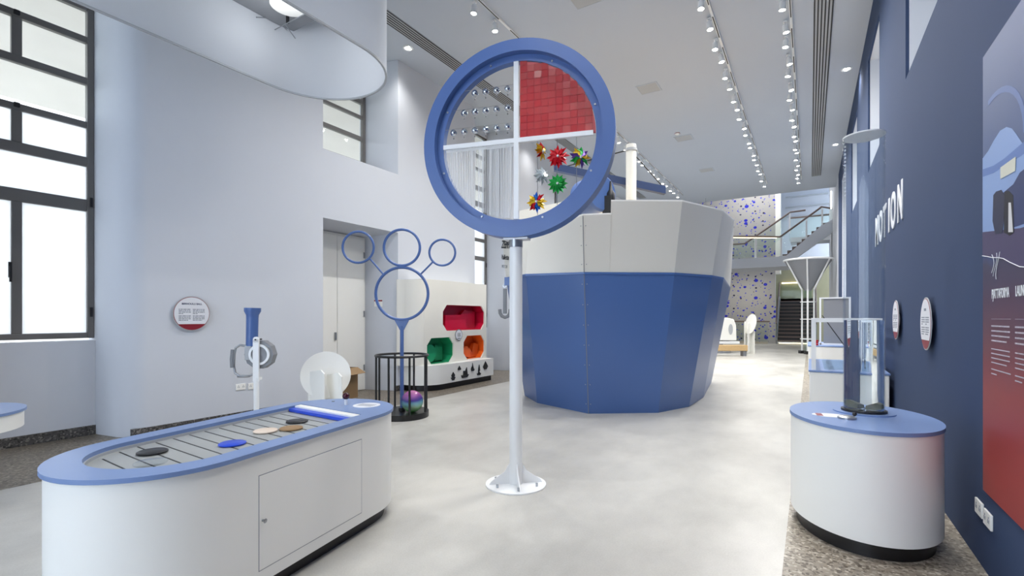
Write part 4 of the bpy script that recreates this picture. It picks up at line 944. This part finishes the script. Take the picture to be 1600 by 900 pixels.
# balcony and upper flight
u = thing('upper_staircase', 'white balcony with glass rail and stairs climbing to the right', 'staircase', (0, 27, 0))
MB().box(-7.4, -.95, -.09, 2.2, 3.95, 4.44).build('landing_slab', M['plaster'], u)
mb = MB(); P = [(-1.3, 3.95), (-1.05, 3.95), (.93, 5.45), (.93, 6.05), (.45, 5.78), (-.98, 4.47), (-1.3, 4.46)]
mb.loft([[(x, -.1, z) for x, z in P], [(x, .1, z) for x, z in P]]).build('stringer', M['plaster'], u, sm=False)
for k in range(9):
    x = -1.15+.2*k; MB().box(x, x+.25, .1, 1.7, 4.42+.17*k, 4.42+.17*k+.14).build('step', M['tread'], u)
def rail(y, pts, lit, zb, panes, posts):
    MB().tube([(x, y, z) for x, z in pts], .045, 8).build('handrail', M['tread'], u)
    if lit: MB().tube([(x, y-.02, z-.055) for x, z in lit], .022, 6).build('rail_light', M['glow_rail'], u)
    for P in panes: mb = MB(); mb.loft([[(x, y-.008, z) for x, z in P], [(x, y+.008, z) for x, z in P]]).build('glass_panel', M['rail_glass'], u)
    for x, z0, z1 in posts: MB().box(x-.035, x+.035, y-.03, y+.03, z0, z1).build('rail_post', M['white_metal'], u)
rail(-.05, [(-5.5, 5.62), (-3.4, 5.60), (-2.2, 5.50), (-1.25, 5.40), (.46, 6.66), (.92, 6.52)], [(-5.5, 5.62), (-3.4, 5.60), (-1.4, 5.41)], 0,
     [[(-5.4, 4.5), (-2.35, 4.5), (-2.35, 5.5), (-5.4, 5.55)], [(-2.25, 4.5), (-1.25, 4.5), (-1.25, 5.36), (-2.25, 5.46)], [(-1.15, 4.5), (-.2, 5.3), (-.2, 6.1), (-1.15, 5.42)], [(-.1, 5.4), (.5, 5.85), (.46, 6.6), (-.1, 6.2)], [(.5, 5.85), (.9, 6.0), (.9, 6.48), (.5, 6.6)]],
     [(-2.3, 4.45, 5.48), (-1.2, 4.45, 5.38), (-.15, 5.2, 6.12), (.48, 5.8, 6.6)])
rail(1.8, [(-3.7, 5.45), (-3.0, 5.45), (-2.4, 5.85), (-.87, 6.9), (-.2, 6.93)], None, 0, [[(-3.6, 4.5), (-2.6, 4.5), (-1.0, 5.8), (-1.0, 6.8), (-2.5, 5.7), (-3.0, 5.4), (-3.6, 5.4)]], [(-.9, 5.8, 6.9), (-2.5, 4.6, 5.75)])
struct(MB().box(-3.0, 1.35, 34.44, 34.49, 0, 4.6).build('wall_stair_back', M['olive']))
o = thing('upper_gallery', 'upper gallery floor with glass front behind the stairs', 'gallery', (0, 30.0, 0))
MB().box(-.9, 3.9, 0, 1.4, 5.5, 5.75).build('gallery_slab', M['plaster'], o); MB().box(-1.0, 1.4, 1.3, 1.33, 5.75, 7.0).build('glass_front', M['rail_glass'], o); MB().box(-1.0, 1.4, 1.27, 1.36, 7.0, 7.07).build('handrail', M['tread'], o)
for k in range(3): struct(MB().box(-1.3, 3.9, 34.2-.0, 34.48, 7.6+k*.62, 7.64+k*.62).build('trim_%d' % (k+1), M['lightgrey']))
o = tag(MB().box(.78, .83, 26.0, 26.06, 6.35, 7.15).build('wall_light', M['strip_led']), 'bright vertical light tube on the far right wall above the stairs', 'wall light')
l = bpy.data.lights.new('stair_hall_fill', 'AREA'); l.energy = 150; l.size = 3; l.color = (1, .97, .93)  # added area light without a fixture, stands in for the hall's lighting
lo = bpy.data.objects.new('stair_hall_fill', l); C.objects.link(lo); lo.location = (-2.5, 28.5, 9.4)
l = bpy.data.lights.new('under_balcony_fill', 'AREA'); l.energy = 40; l.size = 1.5; l.color = (1, .93, .8)  # another added light with no fixture, brightens the space below the balcony
lo = bpy.data.objects.new('under_balcony_fill', l); C.objects.link(lo); lo.location = (-3, 28.6, 3.9)
